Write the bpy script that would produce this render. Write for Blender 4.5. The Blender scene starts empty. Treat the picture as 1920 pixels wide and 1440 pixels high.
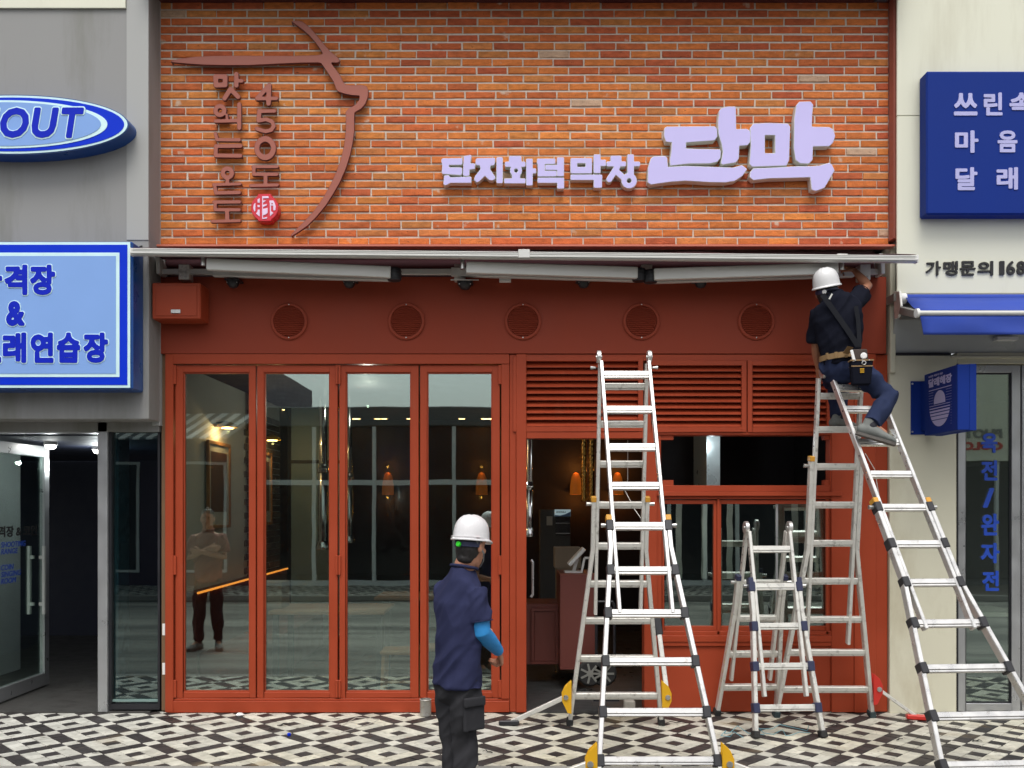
import bpy, math, random, bmesh
import numpy as np
from mathutils import Vector, Matrix, noise
from mathutils.geometry import tessellate_polygon

SC = bpy.context.scene
COL = SC.collection
R = math.radians
V = Vector
rnd = random.Random(7)

# ------------------------------------------------------------------ camera, sky, sun, exposure
FPX, D, EYE, HOR = 1700.0, 7.59, 1.73, 950.0     # focal length in photo pixels, metres to the facade, eye height, horizon row
cam = bpy.data.cameras.new('camera')
cam.sensor_width = 36.0
cam.lens = FPX / 1920 * 36.0
cam.shift_y = (HOR - 720) / 1920
cam.clip_start, cam.clip_end = 0.1, 600
camo = bpy.data.objects.new('camera', cam)
camo.location = (0, -D, EYE)
camo.rotation_euler = (R(90), 0, 0)
COL.objects.link(camo)
SC.camera = camo

world = bpy.data.worlds.new('World')
SC.world = world
world.use_nodes = True
wn, wl = world.node_tree.nodes, world.node_tree.links
bgn = wn['Background']
skyn = wn.new('ShaderNodeTexSky')
skyn.sky_type = 'NISHITA'
skyn.sun_disc = False
skyn.sun_elevation = R(62)
skyn.sun_rotation = R(190)
skyn.dust_density = 4.0
skyn.air_density = 1.0
hsv = wn.new('ShaderNodeHueSaturation')          # an overcast, nearly colourless sky
hsv.inputs['Saturation'].default_value = 0.22
wl.new(skyn.outputs[0], hsv.inputs['Color'])
wl.new(hsv.outputs[0], bgn.inputs['Color'])
bgn.inputs['Strength'].default_value = 0.15

sun = bpy.data.lights.new('sun', 'SUN')
sun.energy = 1.1
sun.angle = R(24)
sun.color = (1.0, 0.96, 0.9)
suno = bpy.data.objects.new('sun', sun)
suno.rotation_euler = (R(28), R(5), 0)
suno.location = (0, -6, 12)
COL.objects.link(suno)

SC.view_settings.view_transform = 'Standard'
SC.view_settings.look = 'None'
SC.view_settings.gamma = 1.0
SC.view_settings.use_curve_mapping = False
SC.view_settings.exposure = 0.42
SC.cycles.max_bounces = 8
SC.cycles.transparent_max_bounces = 16
SC.cycles.use_denoising = True

# ------------------------------------------------------------------ helpers
def W(px, py, y=0.0):
    """a photo pixel on the upright plane at depth y, in metres"""
    d = D + y
    return Vector(((px - 960) * d / FPX, y, EYE + (HOR - py) * d / FPX))
def X(px, y=0.0): return (px - 960) * (D + y) / FPX
def Z(py, y=0.0): return EYE + (HOR - py) * (D + y) / FPX

ORI = {}
def link(o, parent=None):
    COL.objects.link(o)
    if parent is not None:
        o.parent = parent
        ORI[o.name] = ORI.get(parent.name, Vector((0, 0, 0)))
    return o
def tag(o, label=None, cat=None, group=None, kind=None):
    if label: o['label'] = label
    if cat: o['category'] = cat
    if group: o['group'] = group
    if kind: o['kind'] = kind
    return o
def thing(name, label, cat, loc=(0, 0, 0), group=None, kind=None):
    o = bpy.data.objects.new(name, None)
    o.empty_display_size = 0.1
    o.location = loc
    COL.objects.link(o)
    ORI[o.name] = Vector(loc)
    return tag(o, label, cat, group, kind)

class MB:
    """collects shapes in world metres and links them as ONE mesh object"""
    def __init__(s):
        s.v, s.f, s.m = [], [], []
    def add(s, vs, fs, mi=0):
        b = len(s.v)
        s.v += [tuple(v) for v in vs]
        s.f += [tuple(b + i for i in f) for f in fs]
        s.m += [mi] * len(fs)
        return s
    def box(s, x0, x1, y0, y1, z0, z1, mi=0):
        if x0 > x1: x0, x1 = x1, x0
        if y0 > y1: y0, y1 = y1, y0
        if z0 > z1: z0, z1 = z1, z0
        vs = [(x, y, z) for z in (z0, z1) for y in (y0, y1) for x in (x0, x1)]
        return s.add(vs, [(0, 2, 3, 1), (4, 5, 7, 6), (0, 1, 5, 4), (2, 6, 7, 3), (0, 4, 6, 2), (1, 3, 7, 5)], mi)
    def pbox(s, px0, px1, py0, py1, y0, y1, mi=0, yp=None):
        yp = y0 if yp is None else yp
        return s.box(X(px0, yp), X(px1, yp), y0, y1, Z(py1, yp), Z(py0, yp), mi)
    def bar(s, p0, p1, w, h, side=(1, 0, 0), mi=0):
        p0, p1 = Vector(p0), Vector(p1)
        t = (p1 - p0).normalized()
        a = Vector(side); a = (a - t * a.dot(t)).normalized()
        b = t.cross(a)
        vs = []
        for p in (p0, p1):
            for i, j in ((-1, -1), (1, -1), (1, 1), (-1, 1)):
                vs.append(p + a * (w / 2 * i) + b * (h / 2 * j))
        return s.add(vs, [(3, 2, 1, 0), (4, 5, 6, 7), (0, 1, 5, 4), (1, 2, 6, 5), (2, 3, 7, 6), (3, 0, 4, 7)], mi)
    def tube(s, pts, r, n=10, mi=0, cap=True):
        pts = [Vector(p) for p in pts]
        rs = r if isinstance(r, (list, tuple)) else [r] * len(pts)
        t0 = (pts[1] - pts[0]).normalized()
        up = Vector((0, 0, 1)) if abs(t0.z) < .9 else Vector((1, 0, 0))
        a = (up - t0 * up.dot(t0)).normalized()
        vs, fs = [], []
        for k, p in enumerate(pts):
            if k == 0: t = t0
            elif k == len(pts) - 1: t = (pts[k] - pts[k - 1]).normalized()
            else: t = ((pts[k + 1] - p).normalized() + (p - pts[k - 1]).normalized()).normalized()
            a = (a - t * a.dot(t)).normalized()
            b = t.cross(a)
            for i in range(n):
                q = 2 * math.pi * i / n
                vs.append(p + (a * math.cos(q) + b * math.sin(q)) * rs[k])
        for k in range(len(pts) - 1):
            for i in range(n):
                j = (i + 1) % n
                fs.append((k * n + i, k * n + j, (k + 1) * n + j, (k + 1) * n + i))
        if cap:
            fs.append(tuple(range(n - 1, -1, -1)))
            fs.append(tuple((len(pts) - 1) * n + i for i in range(n)))
        return s.add(vs, fs, mi)
    def lathe(s, c, axis, prof, n=24, mi=0):
        """prof = [(radius, along axis)]"""
        c, t = Vector(c), Vector(axis).normalized()
        up = Vector((0, 0, 1)) if abs(t.z) < .9 else Vector((1, 0, 0))
        a = (up - t * up.dot(t)).normalized(); b = t.cross(a)
        vs, fs = [], []
        for r, h in prof:
            for i in range(n):
                q = 2 * math.pi * i / n
                vs.append(c + t * h + (a * math.cos(q) + b * math.sin(q)) * r)
        for k in range(len(prof) - 1):
            for i in range(n):
                j = (i + 1) % n
                fs.append((k * n + i, k * n + j, (k + 1) * n + j, (k + 1) * n + i))
        if prof[0][0] > 1e-6: fs.append(tuple(range(n - 1, -1, -1)))
        if prof[-1][0] > 1e-6: fs.append(tuple((len(prof) - 1) * n + i for i in range(n)))
        return s.add(vs, fs, mi)
    def prism(s, poly, y0, y1, mi=0, side=None, axis='y'):
        """closed (x, z) outline extruded from depth y0 (front) to y1"""
        n = len(poly)
        ar = sum(poly[i][0] * poly[(i + 1) % n][1] - poly[(i + 1) % n][0] * poly[i][1] for i in range(n))
        if ar < 0: poly = poly[::-1]
        def P(p, y): return (p[0], y, p[1]) if axis == 'y' else (y, p[0], p[1])
        vs = [P(p, y0) for p in poly] + [P(p, y1) for p in poly]
        tri = tessellate_polygon([[Vector((p[0], p[1], 0)) for p in poly]])
        fs, ms = [], []
        for t in tri:
            a, b, c = [poly[i] for i in t]
            if (b[0] - a[0]) * (c[1] - a[1]) - (b[1] - a[1]) * (c[0] - a[0]) < 0: t = t[::-1]
            fs.append(tuple(t)); fs.append(tuple(n + i for i in t[::-1]))
        s.add(vs, fs, mi)
        return s.add(vs, [(i, n + i, n + (i + 1) % n, (i + 1) % n) for i in range(n)], mi if side is None else side)
    def build(s, name, mats, parent=None, smooth=False, bevel=0.0, fix=True):
        me = bpy.data.meshes.new(name)
        o0 = ORI.get(parent.name, Vector((0, 0, 0))) if parent is not None else Vector((0, 0, 0))
        me.from_pydata([(v[0] - o0.x, v[1] - o0.y, v[2] - o0.z) for v in s.v], [], s.f)
        mats = mats if isinstance(mats, (list, tuple)) else [mats]
        for m in mats: me.materials.append(m)
        me.polygons.foreach_set('material_index', s.m)
        if fix:
            bm = bmesh.new(); bm.from_mesh(me)
            bmesh.ops.remove_doubles(bm, verts=bm.verts, dist=1e-6)
            bmesh.ops.recalc_face_normals(bm, faces=bm.faces)
            bm.to_mesh(me); bm.free()
        if smooth:
            me.polygons.foreach_set('use_smooth', [True] * len(me.polygons))
            if hasattr(me, 'set_sharp_from_angle'): me.set_sharp_from_angle(angle=R(38))
        me.update()
        o = bpy.data.objects.new(name, me)
        link(o, parent)
        if bevel:
            b = o.modifiers.new('bevel', 'BEVEL')
            b.width = bevel; b.segments = 1; b.limit_method = 'ANGLE'; b.angle_limit = R(40)
        return o

def copy_tree(o, parent=None):
    c = o.copy(); COL.objects.link(c)
    if parent is not None:
        c.parent = parent
    ORI[c.name] = ORI.get(o.name, Vector((0, 0, 0)))
    for ch in [x for x in COL.objects if x.parent is o]:
        copy_tree(ch, c)
    return c

# ------------------------------------------------------------------ materials
def mat(name, color, rough=.5, metal=0.0, var=.12, scale=6.0, bump=0.0, bscale=60.0, dirt=None, dirt_at=(.55, .75), dscale=3.0,
        emit=None, estr=0.0, coat=0.0, stretch=None, spec=.5, rvar=.1):
    m = bpy.data.materials.new(name)
    m.use_nodes = True
    nt = m.node_tree; N, L = nt.nodes, nt.links
    p = N['Principled BSDF']
    p.inputs['Roughness'].default_value = rough
    p.inputs['Metallic'].default_value = metal
    p.inputs['Specular IOR Level'].default_value = spec
    if coat: p.inputs['Coat Weight'].default_value = coat
    tc = N.new('ShaderNodeTexCoord')
    src = tc.outputs['Object']
    if stretch:
        mp = N.new('ShaderNodeMapping'); mp.inputs['Scale'].default_value = stretch
        L.new(src, mp.inputs[0]); src = mp.outputs[0]
    nz = N.new('ShaderNodeTexNoise'); nz.inputs['Scale'].default_value = scale; nz.inputs['Detail'].default_value = 6
    L.new(src, nz.inputs['Vector'])
    mx = N.new('ShaderNodeMix'); mx.data_type = 'RGBA'
    c = color
    mx.inputs['A'].default_value = (c[0] * (1 - var), c[1] * (1 - var), c[2] * (1 - var), 1)
    mx.inputs['B'].default_value = (min(1, c[0] * (1 + var)), min(1, c[1] * (1 + var)), min(1, c[2] * (1 + var)), 1)
    L.new(nz.outputs['Fac'], mx.inputs['Factor'])
    out = mx.outputs['Result']
    if rvar:
        mr = N.new('ShaderNodeMapRange')
        mr.inputs['From Min'].default_value = .3; mr.inputs['From Max'].default_value = .7
        mr.inputs['To Min'].default_value = max(.02, rough - rvar); mr.inputs['To Max'].default_value = min(1, rough + rvar)
        L.new(nz.outputs['Fac'], mr.inputs['Value']); L.new(mr.outputs[0], p.inputs['Roughness'])
    if dirt:
        n2 = N.new('ShaderNodeTexNoise'); n2.inputs['Scale'].default_value = dscale; n2.inputs['Detail'].default_value = 8
        n2.inputs['Roughness'].default_value = .65
        L.new(src, n2.inputs['Vector'])
        rp = N.new('ShaderNodeMapRange'); rp.inputs['From Min'].default_value = dirt_at[0]; rp.inputs['From Max'].default_value = dirt_at[1]
        L.new(n2.outputs['Fac'], rp.inputs['Value'])
        m2 = N.new('ShaderNodeMix'); m2.data_type = 'RGBA'
        L.new(rp.outputs[0], m2.inputs['Factor']); L.new(out, m2.inputs['A'])
        m2.inputs['B'].default_value = (*dirt, 1)
        out = m2.outputs['Result']
    L.new(out, p.inputs['Base Color'])
    if emit:
        p.inputs['Emission Color'].default_value = (*emit, 1); p.inputs['Emission Strength'].default_value = estr
    if bump:
        n3 = N.new('ShaderNodeTexNoise'); n3.inputs['Scale'].default_value = bscale; n3.inputs['Detail'].default_value = 5
        L.new(src, n3.inputs['Vector'])
        bp = N.new('ShaderNodeBump'); bp.inputs['Strength'].default_value = bump; bp.inputs['Distance'].default_value = .004
        L.new(n3.outputs['Fac'], bp.inputs['Height']); L.new(bp.outputs[0], p.inputs['Normal'])
    return m

def glass_mat(name, tint, ior=1.7, wob=.0015):
    m = bpy.data.materials.new(name); m.use_nodes = True
    nt = m.node_tree; N, L = nt.nodes, nt.links
    N.remove(N['Principled BSDF'])
    out = N['Material Output']
    tr = N.new('ShaderNodeBsdfTransparent'); tr.inputs[0].default_value = (*tint, 1)
    gl = N.new('ShaderNodeBsdfGlossy'); gl.inputs['Roughness'].default_value = .01
    gl.inputs[0].default_value = (.84, .98, .93, 1)
    f0 = ((ior - 1) / (ior + 1)) ** 2            # Schlick reflectance, the same from both faces of the pane
    ge = N.new('ShaderNodeNewGeometry'); dt = N.new('ShaderNodeVectorMath'); dt.operation = 'DOT_PRODUCT'
    L.new(ge.outputs['Incoming'], dt.inputs[0]); L.new(ge.outputs['Normal'], dt.inputs[1])
    ab = N.new('ShaderNodeMath'); ab.operation = 'ABSOLUTE'; L.new(dt.outputs['Value'], ab.inputs[0])
    om = N.new('ShaderNodeMath'); om.operation = 'SUBTRACT'; om.inputs[0].default_value = 1; L.new(ab.outputs[0], om.inputs[1])
    pw = N.new('ShaderNodeMath'); pw.operation = 'POWER'; pw.inputs[1].default_value = 5; L.new(om.outputs[0], pw.inputs[0])
    fr = N.new('ShaderNodeMath'); fr.operation = 'MULTIPLY_ADD'; fr.inputs[1].default_value = 1 - f0; fr.inputs[2].default_value = f0
    L.new(pw.outputs[0], fr.inputs[0])
    mix = N.new('ShaderNodeMixShader')
    L.new(fr.outputs[0], mix.inputs[0]); L.new(tr.outputs[0], mix.inputs[1]); L.new(gl.outputs[0], mix.inputs[2])
    L.new(mix.outputs[0], out.inputs[0])
    tc = N.new('ShaderNodeTexCoord'); nz = N.new('ShaderNodeTexNoise'); nz.inputs['Scale'].default_value = 1.6
    L.new(tc.outputs['Object'], nz.inputs['Vector'])
    bp = N.new('ShaderNodeBump'); bp.inputs['Strength'].default_value = 1.0; bp.inputs['Distance'].default_value = wob
    L.new(nz.outputs['Fac'], bp.inputs['Height']); L.new(bp.outputs[0], gl.inputs['Normal'])
    return m

M = {}
M['red'] = mat('rust_red_paint', (.345, .056, .023), .42, var=.17, scale=2.2, bump=.08, bscale=140, dirt=(.31, .075, .04), dirt_at=(.6, .85), dscale=5, spec=.18)
M['fascia'] = mat('rust_red_fascia_paint', (.29, .052, .027), .55, var=.08, scale=2, bump=.05, bscale=120, spec=.14)
M['ledge'] = mat('ledge_paint', (.55, .16, .10), .4, var=.08)
M['maroon'] = mat('maroon_metal', (.07, .018, .02), .5)
M['mortar'] = mat('mortar', (.62, .55, .47), .9, var=.2, scale=30, bump=.6, bscale=200, dirt=(.36, .28, .2), dscale=6)
M['grey'] = mat('grey_stucco', (.28, .28, .275), .85, var=.10, scale=1.6, bump=.15, bscale=160, dirt=(.15, .15, .12), dirt_at=(.44, .74), dscale=1.3, stretch=(1.3, 1, .22))
M['grey2'] = mat('grey_band', (.38, .385, .375), .8, var=.06, scale=2, bump=.1, bscale=120)
M['cream'] = mat('cream_render', (.62, .60, .47), .8, var=.07, scale=1.4, bump=.12, bscale=130, dirt=(.42, .37, .25), dirt_at=(.54, .80), dscale=1.5, stretch=(1, 1, .4))
M['creampanel'] = mat('cream_panel', (.70, .70, .57), .45, var=.03, scale=1.2, dirt=(.52, .50, .38), dirt_at=(.52, .85), dscale=1.6, stretch=(1.6, 1, .25))
M['pipe_grey'] = mat('grey_trim', (.22, .22, .20), .5)
M['soffit'] = mat('grey_soffit', (.40, .42, .42), .25, var=.06, scale=1.5)
M['alu'] = mat('aluminium', (.70, .69, .67), .34, metal=.75, var=.14, scale=14, dirt=(.42, .40, .37), dirt_at=(.58, .75), dscale=22, bump=.12, bscale=220)
M['alu2'] = mat('worn_aluminium', (.74, .73, .68), .45, metal=.45, var=.14, scale=14, dirt=(.33, .31, .28), dirt_at=(.55, .75), dscale=18, bump=.15, bscale=220)
M['awnalu'] = mat('awning_aluminium', (.60, .60, .57), .4, metal=.1, var=.06, scale=4, dirt=(.40, .38, .34), dirt_at=(.6, .85), dscale=9, stretch=(.3, 1, 1))
M['silver'] = mat('silver_door_frame', (.50, .51, .52), .35, metal=.7, var=.06)
M['chrome'] = mat('chrome', (.85, .85, .85), .12, metal=1.0, var=.03)
M['black'] = mat('black_plastic', (.018, .018, .022), .45, var=.2)
M['navyplastic'] = mat('navy_plastic', (.025, .03, .075), .45, var=.2)
M['rubber'] = mat('black_rubber', (.02, .02, .02), .8, var=.3, dirt=(.12, .11, .1), dirt_at=(.6, .8), dscale=20)
M['teal_rubber'] = mat('dark_teal_rubber', (.03, .05, .055), .8, var=.3)
M['yellow'] = mat('yellow_steel', (.70, .38, .01), .4, var=.1)
M['orange'] = mat('orange_plastic', (.62, .30, .03), .5)
M['redplastic'] = mat('red_plastic', (.55, .03, .02), .4)
M['bolt'] = mat('bolt_steel', (.6, .6, .58), .3, metal=.9)
M['white'] = mat('white_paint', (.78, .78, .76), .5, var=.04)
M['brown'] = mat('brown_letter_metal', (.35, .115, .082), .40, var=.05, scale=3, spec=.3)
M['brownside'] = mat('brown_letter_side', (.14, .035, .03), .5)
M['lav'] = mat('lavender_acrylic', (.56, .51, .86), .16, var=.04, scale=3, rvar=.03)
M['lavside'] = mat('pale_letter_side', (.62, .64, .60), .5, var=.05)
M['sealred'] = mat('seal_red', (.62, .02, .04), .25)
M['pinkwhite'] = mat('seal_white', (.80, .62, .80), .3)
M['blue'] = mat('sign_blue', (.008, .030, .21), .6, var=.05, scale=2, spec=.12)
M['bluelight'] = mat('sign_light_blue', (.22, .38, .74), .35, var=.14, scale=1.3, spec=.2)
M['bluedeep'] = mat('sign_deep_blue', (.004, .035, .60), .4, var=.05, spec=.12)
M['blueink'] = mat('sign_blue_ink', (.008, .022, .48), .4, spec=.12)
M['paleink'] = mat('sign_pale_outline', (.62, .86, .90), .35)
M['bluecase'] = mat('sign_blue_case', (.005, .06, .26), .35)
M['lilac'] = mat('sign_lilac_ink', (.42, .42, .70), .4)
M['ink'] = mat('black_ink', (.012, .011, .012), .45)
M['bluevinyl'] = mat('blue_vinyl', (.01, .06, .42), .5)
M['bluefabric'] = mat('blue_awning_cloth', (.020, .055, .34), .85, var=.12, scale=2.5, bump=.2, bscale=12)
M['maroonfabric'] = mat('maroon_awning_cloth', (.10, .035, .04), .85, var=.15)
M['glass'] = glass_mat('storefront_glass', (.80, .86, .83), 2.9, .0004)
M['darkglass'] = glass_mat('tinted_glass', (.42, .54, .58), 2.3, .0003)
M['doorglass'] = glass_mat('door_glass', (.84, .90, .88), 2.9, .0004)
M['greenedge'] = mat('green_glass_edge', (.20, .30, .28), .3)
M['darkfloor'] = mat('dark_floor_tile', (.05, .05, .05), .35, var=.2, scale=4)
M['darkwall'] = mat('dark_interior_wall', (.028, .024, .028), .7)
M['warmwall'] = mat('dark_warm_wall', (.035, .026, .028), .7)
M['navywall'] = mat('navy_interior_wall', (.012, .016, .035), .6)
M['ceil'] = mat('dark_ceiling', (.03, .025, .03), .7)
M['wood'] = mat('stool_wood', (.38, .19, .08), .5, var=.25, scale=3, stretch=(14, 14, 1))
M['cabinet'] = mat('red_brown_cabinet', (.16, .042, .032), .45, var=.1)
M['card'] = mat('cardboard', (.30, .23, .16), .8, var=.1)
M['partition'] = mat('teal_partition', (.36, .47, .47), .4, var=.1, scale=1)
M['white2'] = mat('pale_added_panel', (.72, .74, .72), .7)
M['steelcan'] = mat('galvanised_can', (.42, .41, .38), .5, metal=.5, dirt=(.25, .2, .14), dscale=25)
M['block'] = mat('stone_block', (.42, .39, .34), .9, var=.2, scale=30, bump=.5)
M['asphalt'] = mat('asphalt', (.12, .118, .108), .9, var=.3, scale=2.2, bump=.5, bscale=300, dirt=(.27, .265, .235), dirt_at=(.42, .62), dscale=.8, stretch=(.25, 1.6, 1))
M['kerb'] = mat('kerb_stone', (.26, .25, .23), .85, var=.15, scale=12, bump=.3)
M['grout'] = mat('tile_grout', (.10, .085, .07), .95, var=.25, scale=20)
M['twine'] = mat('blue_twine', (.16, .37, .43), .7)
M['cable'] = mat('black_cable', (.02, .02, .02), .6)
M['whitecable'] = mat('white_cable', (.6, .58, .54), .6)
M['skin'] = mat('skin', (.50, .235, .145), .55, var=.08, scale=9, bump=.1, bscale=90)
M['skin2'] = mat('tanned_skin', (.36, .16, .09), .55, var=.08, scale=9)
M['hair'] = mat('black_hair', (.012, .010, .010), .55, var=.4, scale=60, bump=.8, bscale=120, stretch=(1, 1, .2))
M['helmet'] = mat('white_helmet', (.70, .69, .70), .30, var=.03, coat=.2)
M['helmet2'] = mat('grey_white_helmet', (.66, .66, .66), .35, var=.05, coat=.2)
M['navyshirt'] = mat('navy_tshirt', (.027, .031, .076), .9, spec=.12, var=.25, scale=5, bump=.25, bscale=500)
M['blackshirt'] = mat('black_tshirt', (.008, .009, .016), .95, spec=.08, var=.25, scale=5, bump=.25, bscale=500)
M['greytrouser'] = mat('charcoal_trousers', (.034, .034, .038), .9, spec=.12, var=.25, scale=6, bump=.2, bscale=400)
M['jeans'] = mat('navy_trousers', (.020, .028, .064), .9, spec=.12, var=.28, scale=7, bump=.2, bscale=400)
M['sleeve'] = mat('blue_arm_sleeve', (.022, .24, .58), .6, var=.08)
M['green'] = mat('green_knob', (.03, .75, .02), .35)
M['strap'] = mat('grey_strap', (.16, .16, .16), .7)
M['darkstrap'] = mat('dark_strap', (.016, .017, .021), .9, spec=.1)
M['sock'] = mat('dark_sock', (.02, .02, .028), .9)
M['khaki'] = mat('khaki_webbing', (.24, .15, .065), .8, var=.15, scale=20)
M['shoe'] = mat('grey_shoe', (.16, .17, .16), .75, var=.3, scale=25, bump=.2)
M['sole'] = mat('shoe_sole', (.12, .11, .10), .8)
M['oppwall'] = mat('opposite_wall', (.10, .105, .11), .6, var=.1)
M['oppframe'] = mat('opposite_frames', (.66, .69, .68), .4)
M['oppglass'] = mat('opposite_glass', (.010, .012, .016), .15, spec=.5)
M['leaf'] = mat('leaves', (.045, .085, .028), .6, var=.4, scale=3)
M['bark'] = mat('bark', (.09, .065, .045), .9, var=.3, scale=12, bump=.6)
M['purple'] = mat('plum_wall', (.05, .028, .055), .6)
M['lamp_warm'] = mat('warm_lamp', (.9, .6, .3), .5, emit=(1, .62, .25), estr=10)
M['lamp_white'] = mat('white_lamp', (.9, .9, .9), .5, emit=(1, .97, .9), estr=12)
M['led'] = mat('orange_led', (.9, .5, .2), .5, emit=(1, .30, .04), estr=1.5)
M['copper'] = mat('copper_shade', (.35, .10, .03), .5, emit=(1, .26, .02), estr=.10)
M['cool'] = mat('cool_display', (.5, .62, .64), .4, emit=(.55, .75, .8), estr=.25)
M['kitchen'] = mat('kitchen_steel', (.55, .62, .62), .35, metal=.5)
M['picture'] = mat('picture_print', (.12, .06, .045), .5, var=.8, scale=9)
M['paper'] = mat('paper', (.6, .6, .56), .7)
M['plasterwall'] = mat('interior_plaster', (.72, .72, .66), .8, var=.15, scale=3, bump=.3)

TMP = bpy.data.scenes.new('workbench')
def evaluate(ob):
    """the finished mesh of a curve, a lettering or a mesh with modifiers, made in an empty side scene"""
    TMP.collection.objects.link(ob)
    with bpy.context.temp_override(scene=TMP, view_layer=TMP.view_layers[0]):
        dg = bpy.context.evaluated_depsgraph_get()
        dg.update()
    me = bpy.data.meshes.new_from_object(ob.evaluated_get(dg))
    TMP.collection.objects.unlink(ob)
    return me
# ------------------------------------------------------------------ outlines from strokes (signed distance -> contour -> solid letter)
def sdf_grid(pieces, holes, h):
    pts = []
    for p in pieces + holes:
        if p[0] == 'L': pts += [(q[0] + s * p[2], q[1] + s * p[2]) for q in p[1] for s in (-1, 1)]
        elif p[0] in 'CE': pts += [(p[1] - p[3] - p[-1], p[2] - p[3] - p[-1]), (p[1] + p[3] + p[-1], p[2] + p[3] + p[-1])] if p[0] == 'C' else [(p[1] - p[3] - p[5], p[2] - p[4] - p[5]), (p[1] + p[3] + p[5], p[2] + p[4] + p[5])]
        elif p[0] == 'B': pts += [(p[1], p[2]), (p[3], p[4])]
        elif p[0] == 'P': pts += list(p[1])
    x0 = min(p[0] for p in pts) - 3 * h; x1 = max(p[0] for p in pts) + 3 * h
    y0 = min(p[1] for p in pts) - 3 * h; y1 = max(p[1] for p in pts) + 3 * h
    gx = np.arange(x0, x1 + h, h); gy = np.arange(y0, y1 + h, h)
    GX, GY = np.meshgrid(gx, gy)
    def seg(a, b):
        ax, ay = a; dx, dy = b[0] - ax, b[1] - ay
        l2 = dx * dx + dy * dy + 1e-9
        t = np.clip(((GX - ax) * dx + (GY - ay) * dy) / l2, 0, 1)
        return np.hypot(GX - ax - t * dx, GY - ay - t * dy)
    def one(p):
        if p[0] == 'L':
            F = None
            for a, b in zip(p[1][:-1], p[1][1:]):
                q = seg(a, b) - p[2] / 2
                F = q if F is None else np.minimum(F, q)
            return F
        if p[0] == 'C':      # ring: centre, mid radius, width
            return np.abs(np.hypot(GX - p[1], GY - p[2]) - p[3]) - p[4] / 2
        if p[0] == 'E':      # elliptic ring
            q = np.hypot((GX - p[1]) / p[3], (GY - p[2]) / p[4])
            return np.abs(q - 1) * min(p[3], p[4]) - p[5] / 2
        if p[0] == 'B':
            r = p[5] if len(p) > 5 else 5
            cx, cy = (p[1] + p[3]) / 2, (p[2] + p[4]) / 2
            qx = np.abs(GX - cx) - (p[3] - p[1]) / 2 + r; qy = np.abs(GY - cy) - (p[4] - p[2]) / 2 + r
            return np.hypot(np.maximum(qx, 0), np.maximum(qy, 0)) + np.minimum(np.maximum(qx, qy), 0) - r
        if p[0] == 'P':
            P = list(p[1]); F = None; ins = np.zeros(GX.shape, bool)
            for a, b in zip(P, P[1:] + P[:1]):
                q = seg(a, b); F = q if F is None else np.minimum(F, q)
                if a[1] != b[1]:
                    c = ((a[1] > GY) != (b[1] > GY)) & (GX < (b[0] - a[0]) * (GY - a[1]) / (b[1] - a[1]) + a[0])
                    ins ^= c
            return np.where(ins, -F, F)
    F = None
    for p in pieces:
        q = one(p); F = q if F is None else np.minimum(F, q)
    for p in holes:
        F = np.maximum(F, -one(p))
    # a little smoothing rounds corners
    for _ in range(2):
        F[1:-1, 1:-1] = (F[1:-1, 1:-1] * 4 + F[:-2, 1:-1] + F[2:, 1:-1] + F[1:-1, :-2] + F[1:-1, 2:]) / 8
    return gx, gy, F

def contours(gx, gy, F):
    S = F < 0
    h, w = F.shape
    code = S[:-1, :-1] * 1 + S[:-1, 1:] * 2 + S[1:, 1:] * 4 + S[1:, :-1] * 8
    ys, xs = np.nonzero((code > 0) & (code < 15))
    def pt(e):
        k, j, i = e
        if k == 0: a, b = F[j, i], F[j, i + 1]; t = a / (a - b); return (gx[i] + t * (gx[i + 1] - gx[i]), gy[j])
        a, b = F[j, i], F[j + 1, i]; t = a / (a - b); return (gx[i], gy[j] + t * (gy[j + 1] - gy[j]))
    TAB = {1: [(3, 0)], 2: [(0, 1)], 3: [(3, 1)], 4: [(1, 2)], 5: [(3, 0), (1, 2)], 6: [(0, 2)], 7: [(3, 2)], 8: [(2, 3)], 9: [(2, 0)],
           10: [(0, 1), (2, 3)], 11: [(2, 1)], 12: [(1, 3)], 13: [(1, 0)], 14: [(0, 3)]}
    adj = {}
    for j, i in zip(ys.tolist(), xs.tolist()):
        E = [(0, j, i), (1, j, i + 1), (0, j + 1, i), (1, j, i)]
        for a, b in TAB[int(code[j, i])]:
            adj.setdefault(E[a], []).append(E[b]); adj.setdefault(E[b], []).append(E[a])
    seen, loops = set(), []
    for s in adj:
        if s in seen: continue
        loop, cur, prev = [], s, None
        while cur not in seen:
            seen.add(cur); loop.append(pt(cur))
            nx = [n for n in adj[cur] if n not in seen]
            if not nx: break
            cur = nx[0]
        if len(loop) > 5: loops.append(loop)
    return loops

def simplify(loop, tol):
    def dp(a, b, pts):
        if b <= a + 1: return []
        p, q = np.array(pts[a]), np.array(pts[b])
        d = q - p; L = np.hypot(*d) + 1e-9
        m = np.array(pts[a + 1:b]) - p
        dist = np.abs(m[:, 0] * d[1] - m[:, 1] * d[0]) / L
        k = int(dist.argmax())
        if dist[k] < tol: return []
        return dp(a, a + 1 + k, pts) + [a + 1 + k] + dp(a + 1 + k, b, pts)
    n = len(loop); half = n // 2
    idx = [0] + dp(0, half, loop) + [half] + dp(half, n - 1, loop) + [n - 1]
    return [loop[i] for i in idx]

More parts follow.
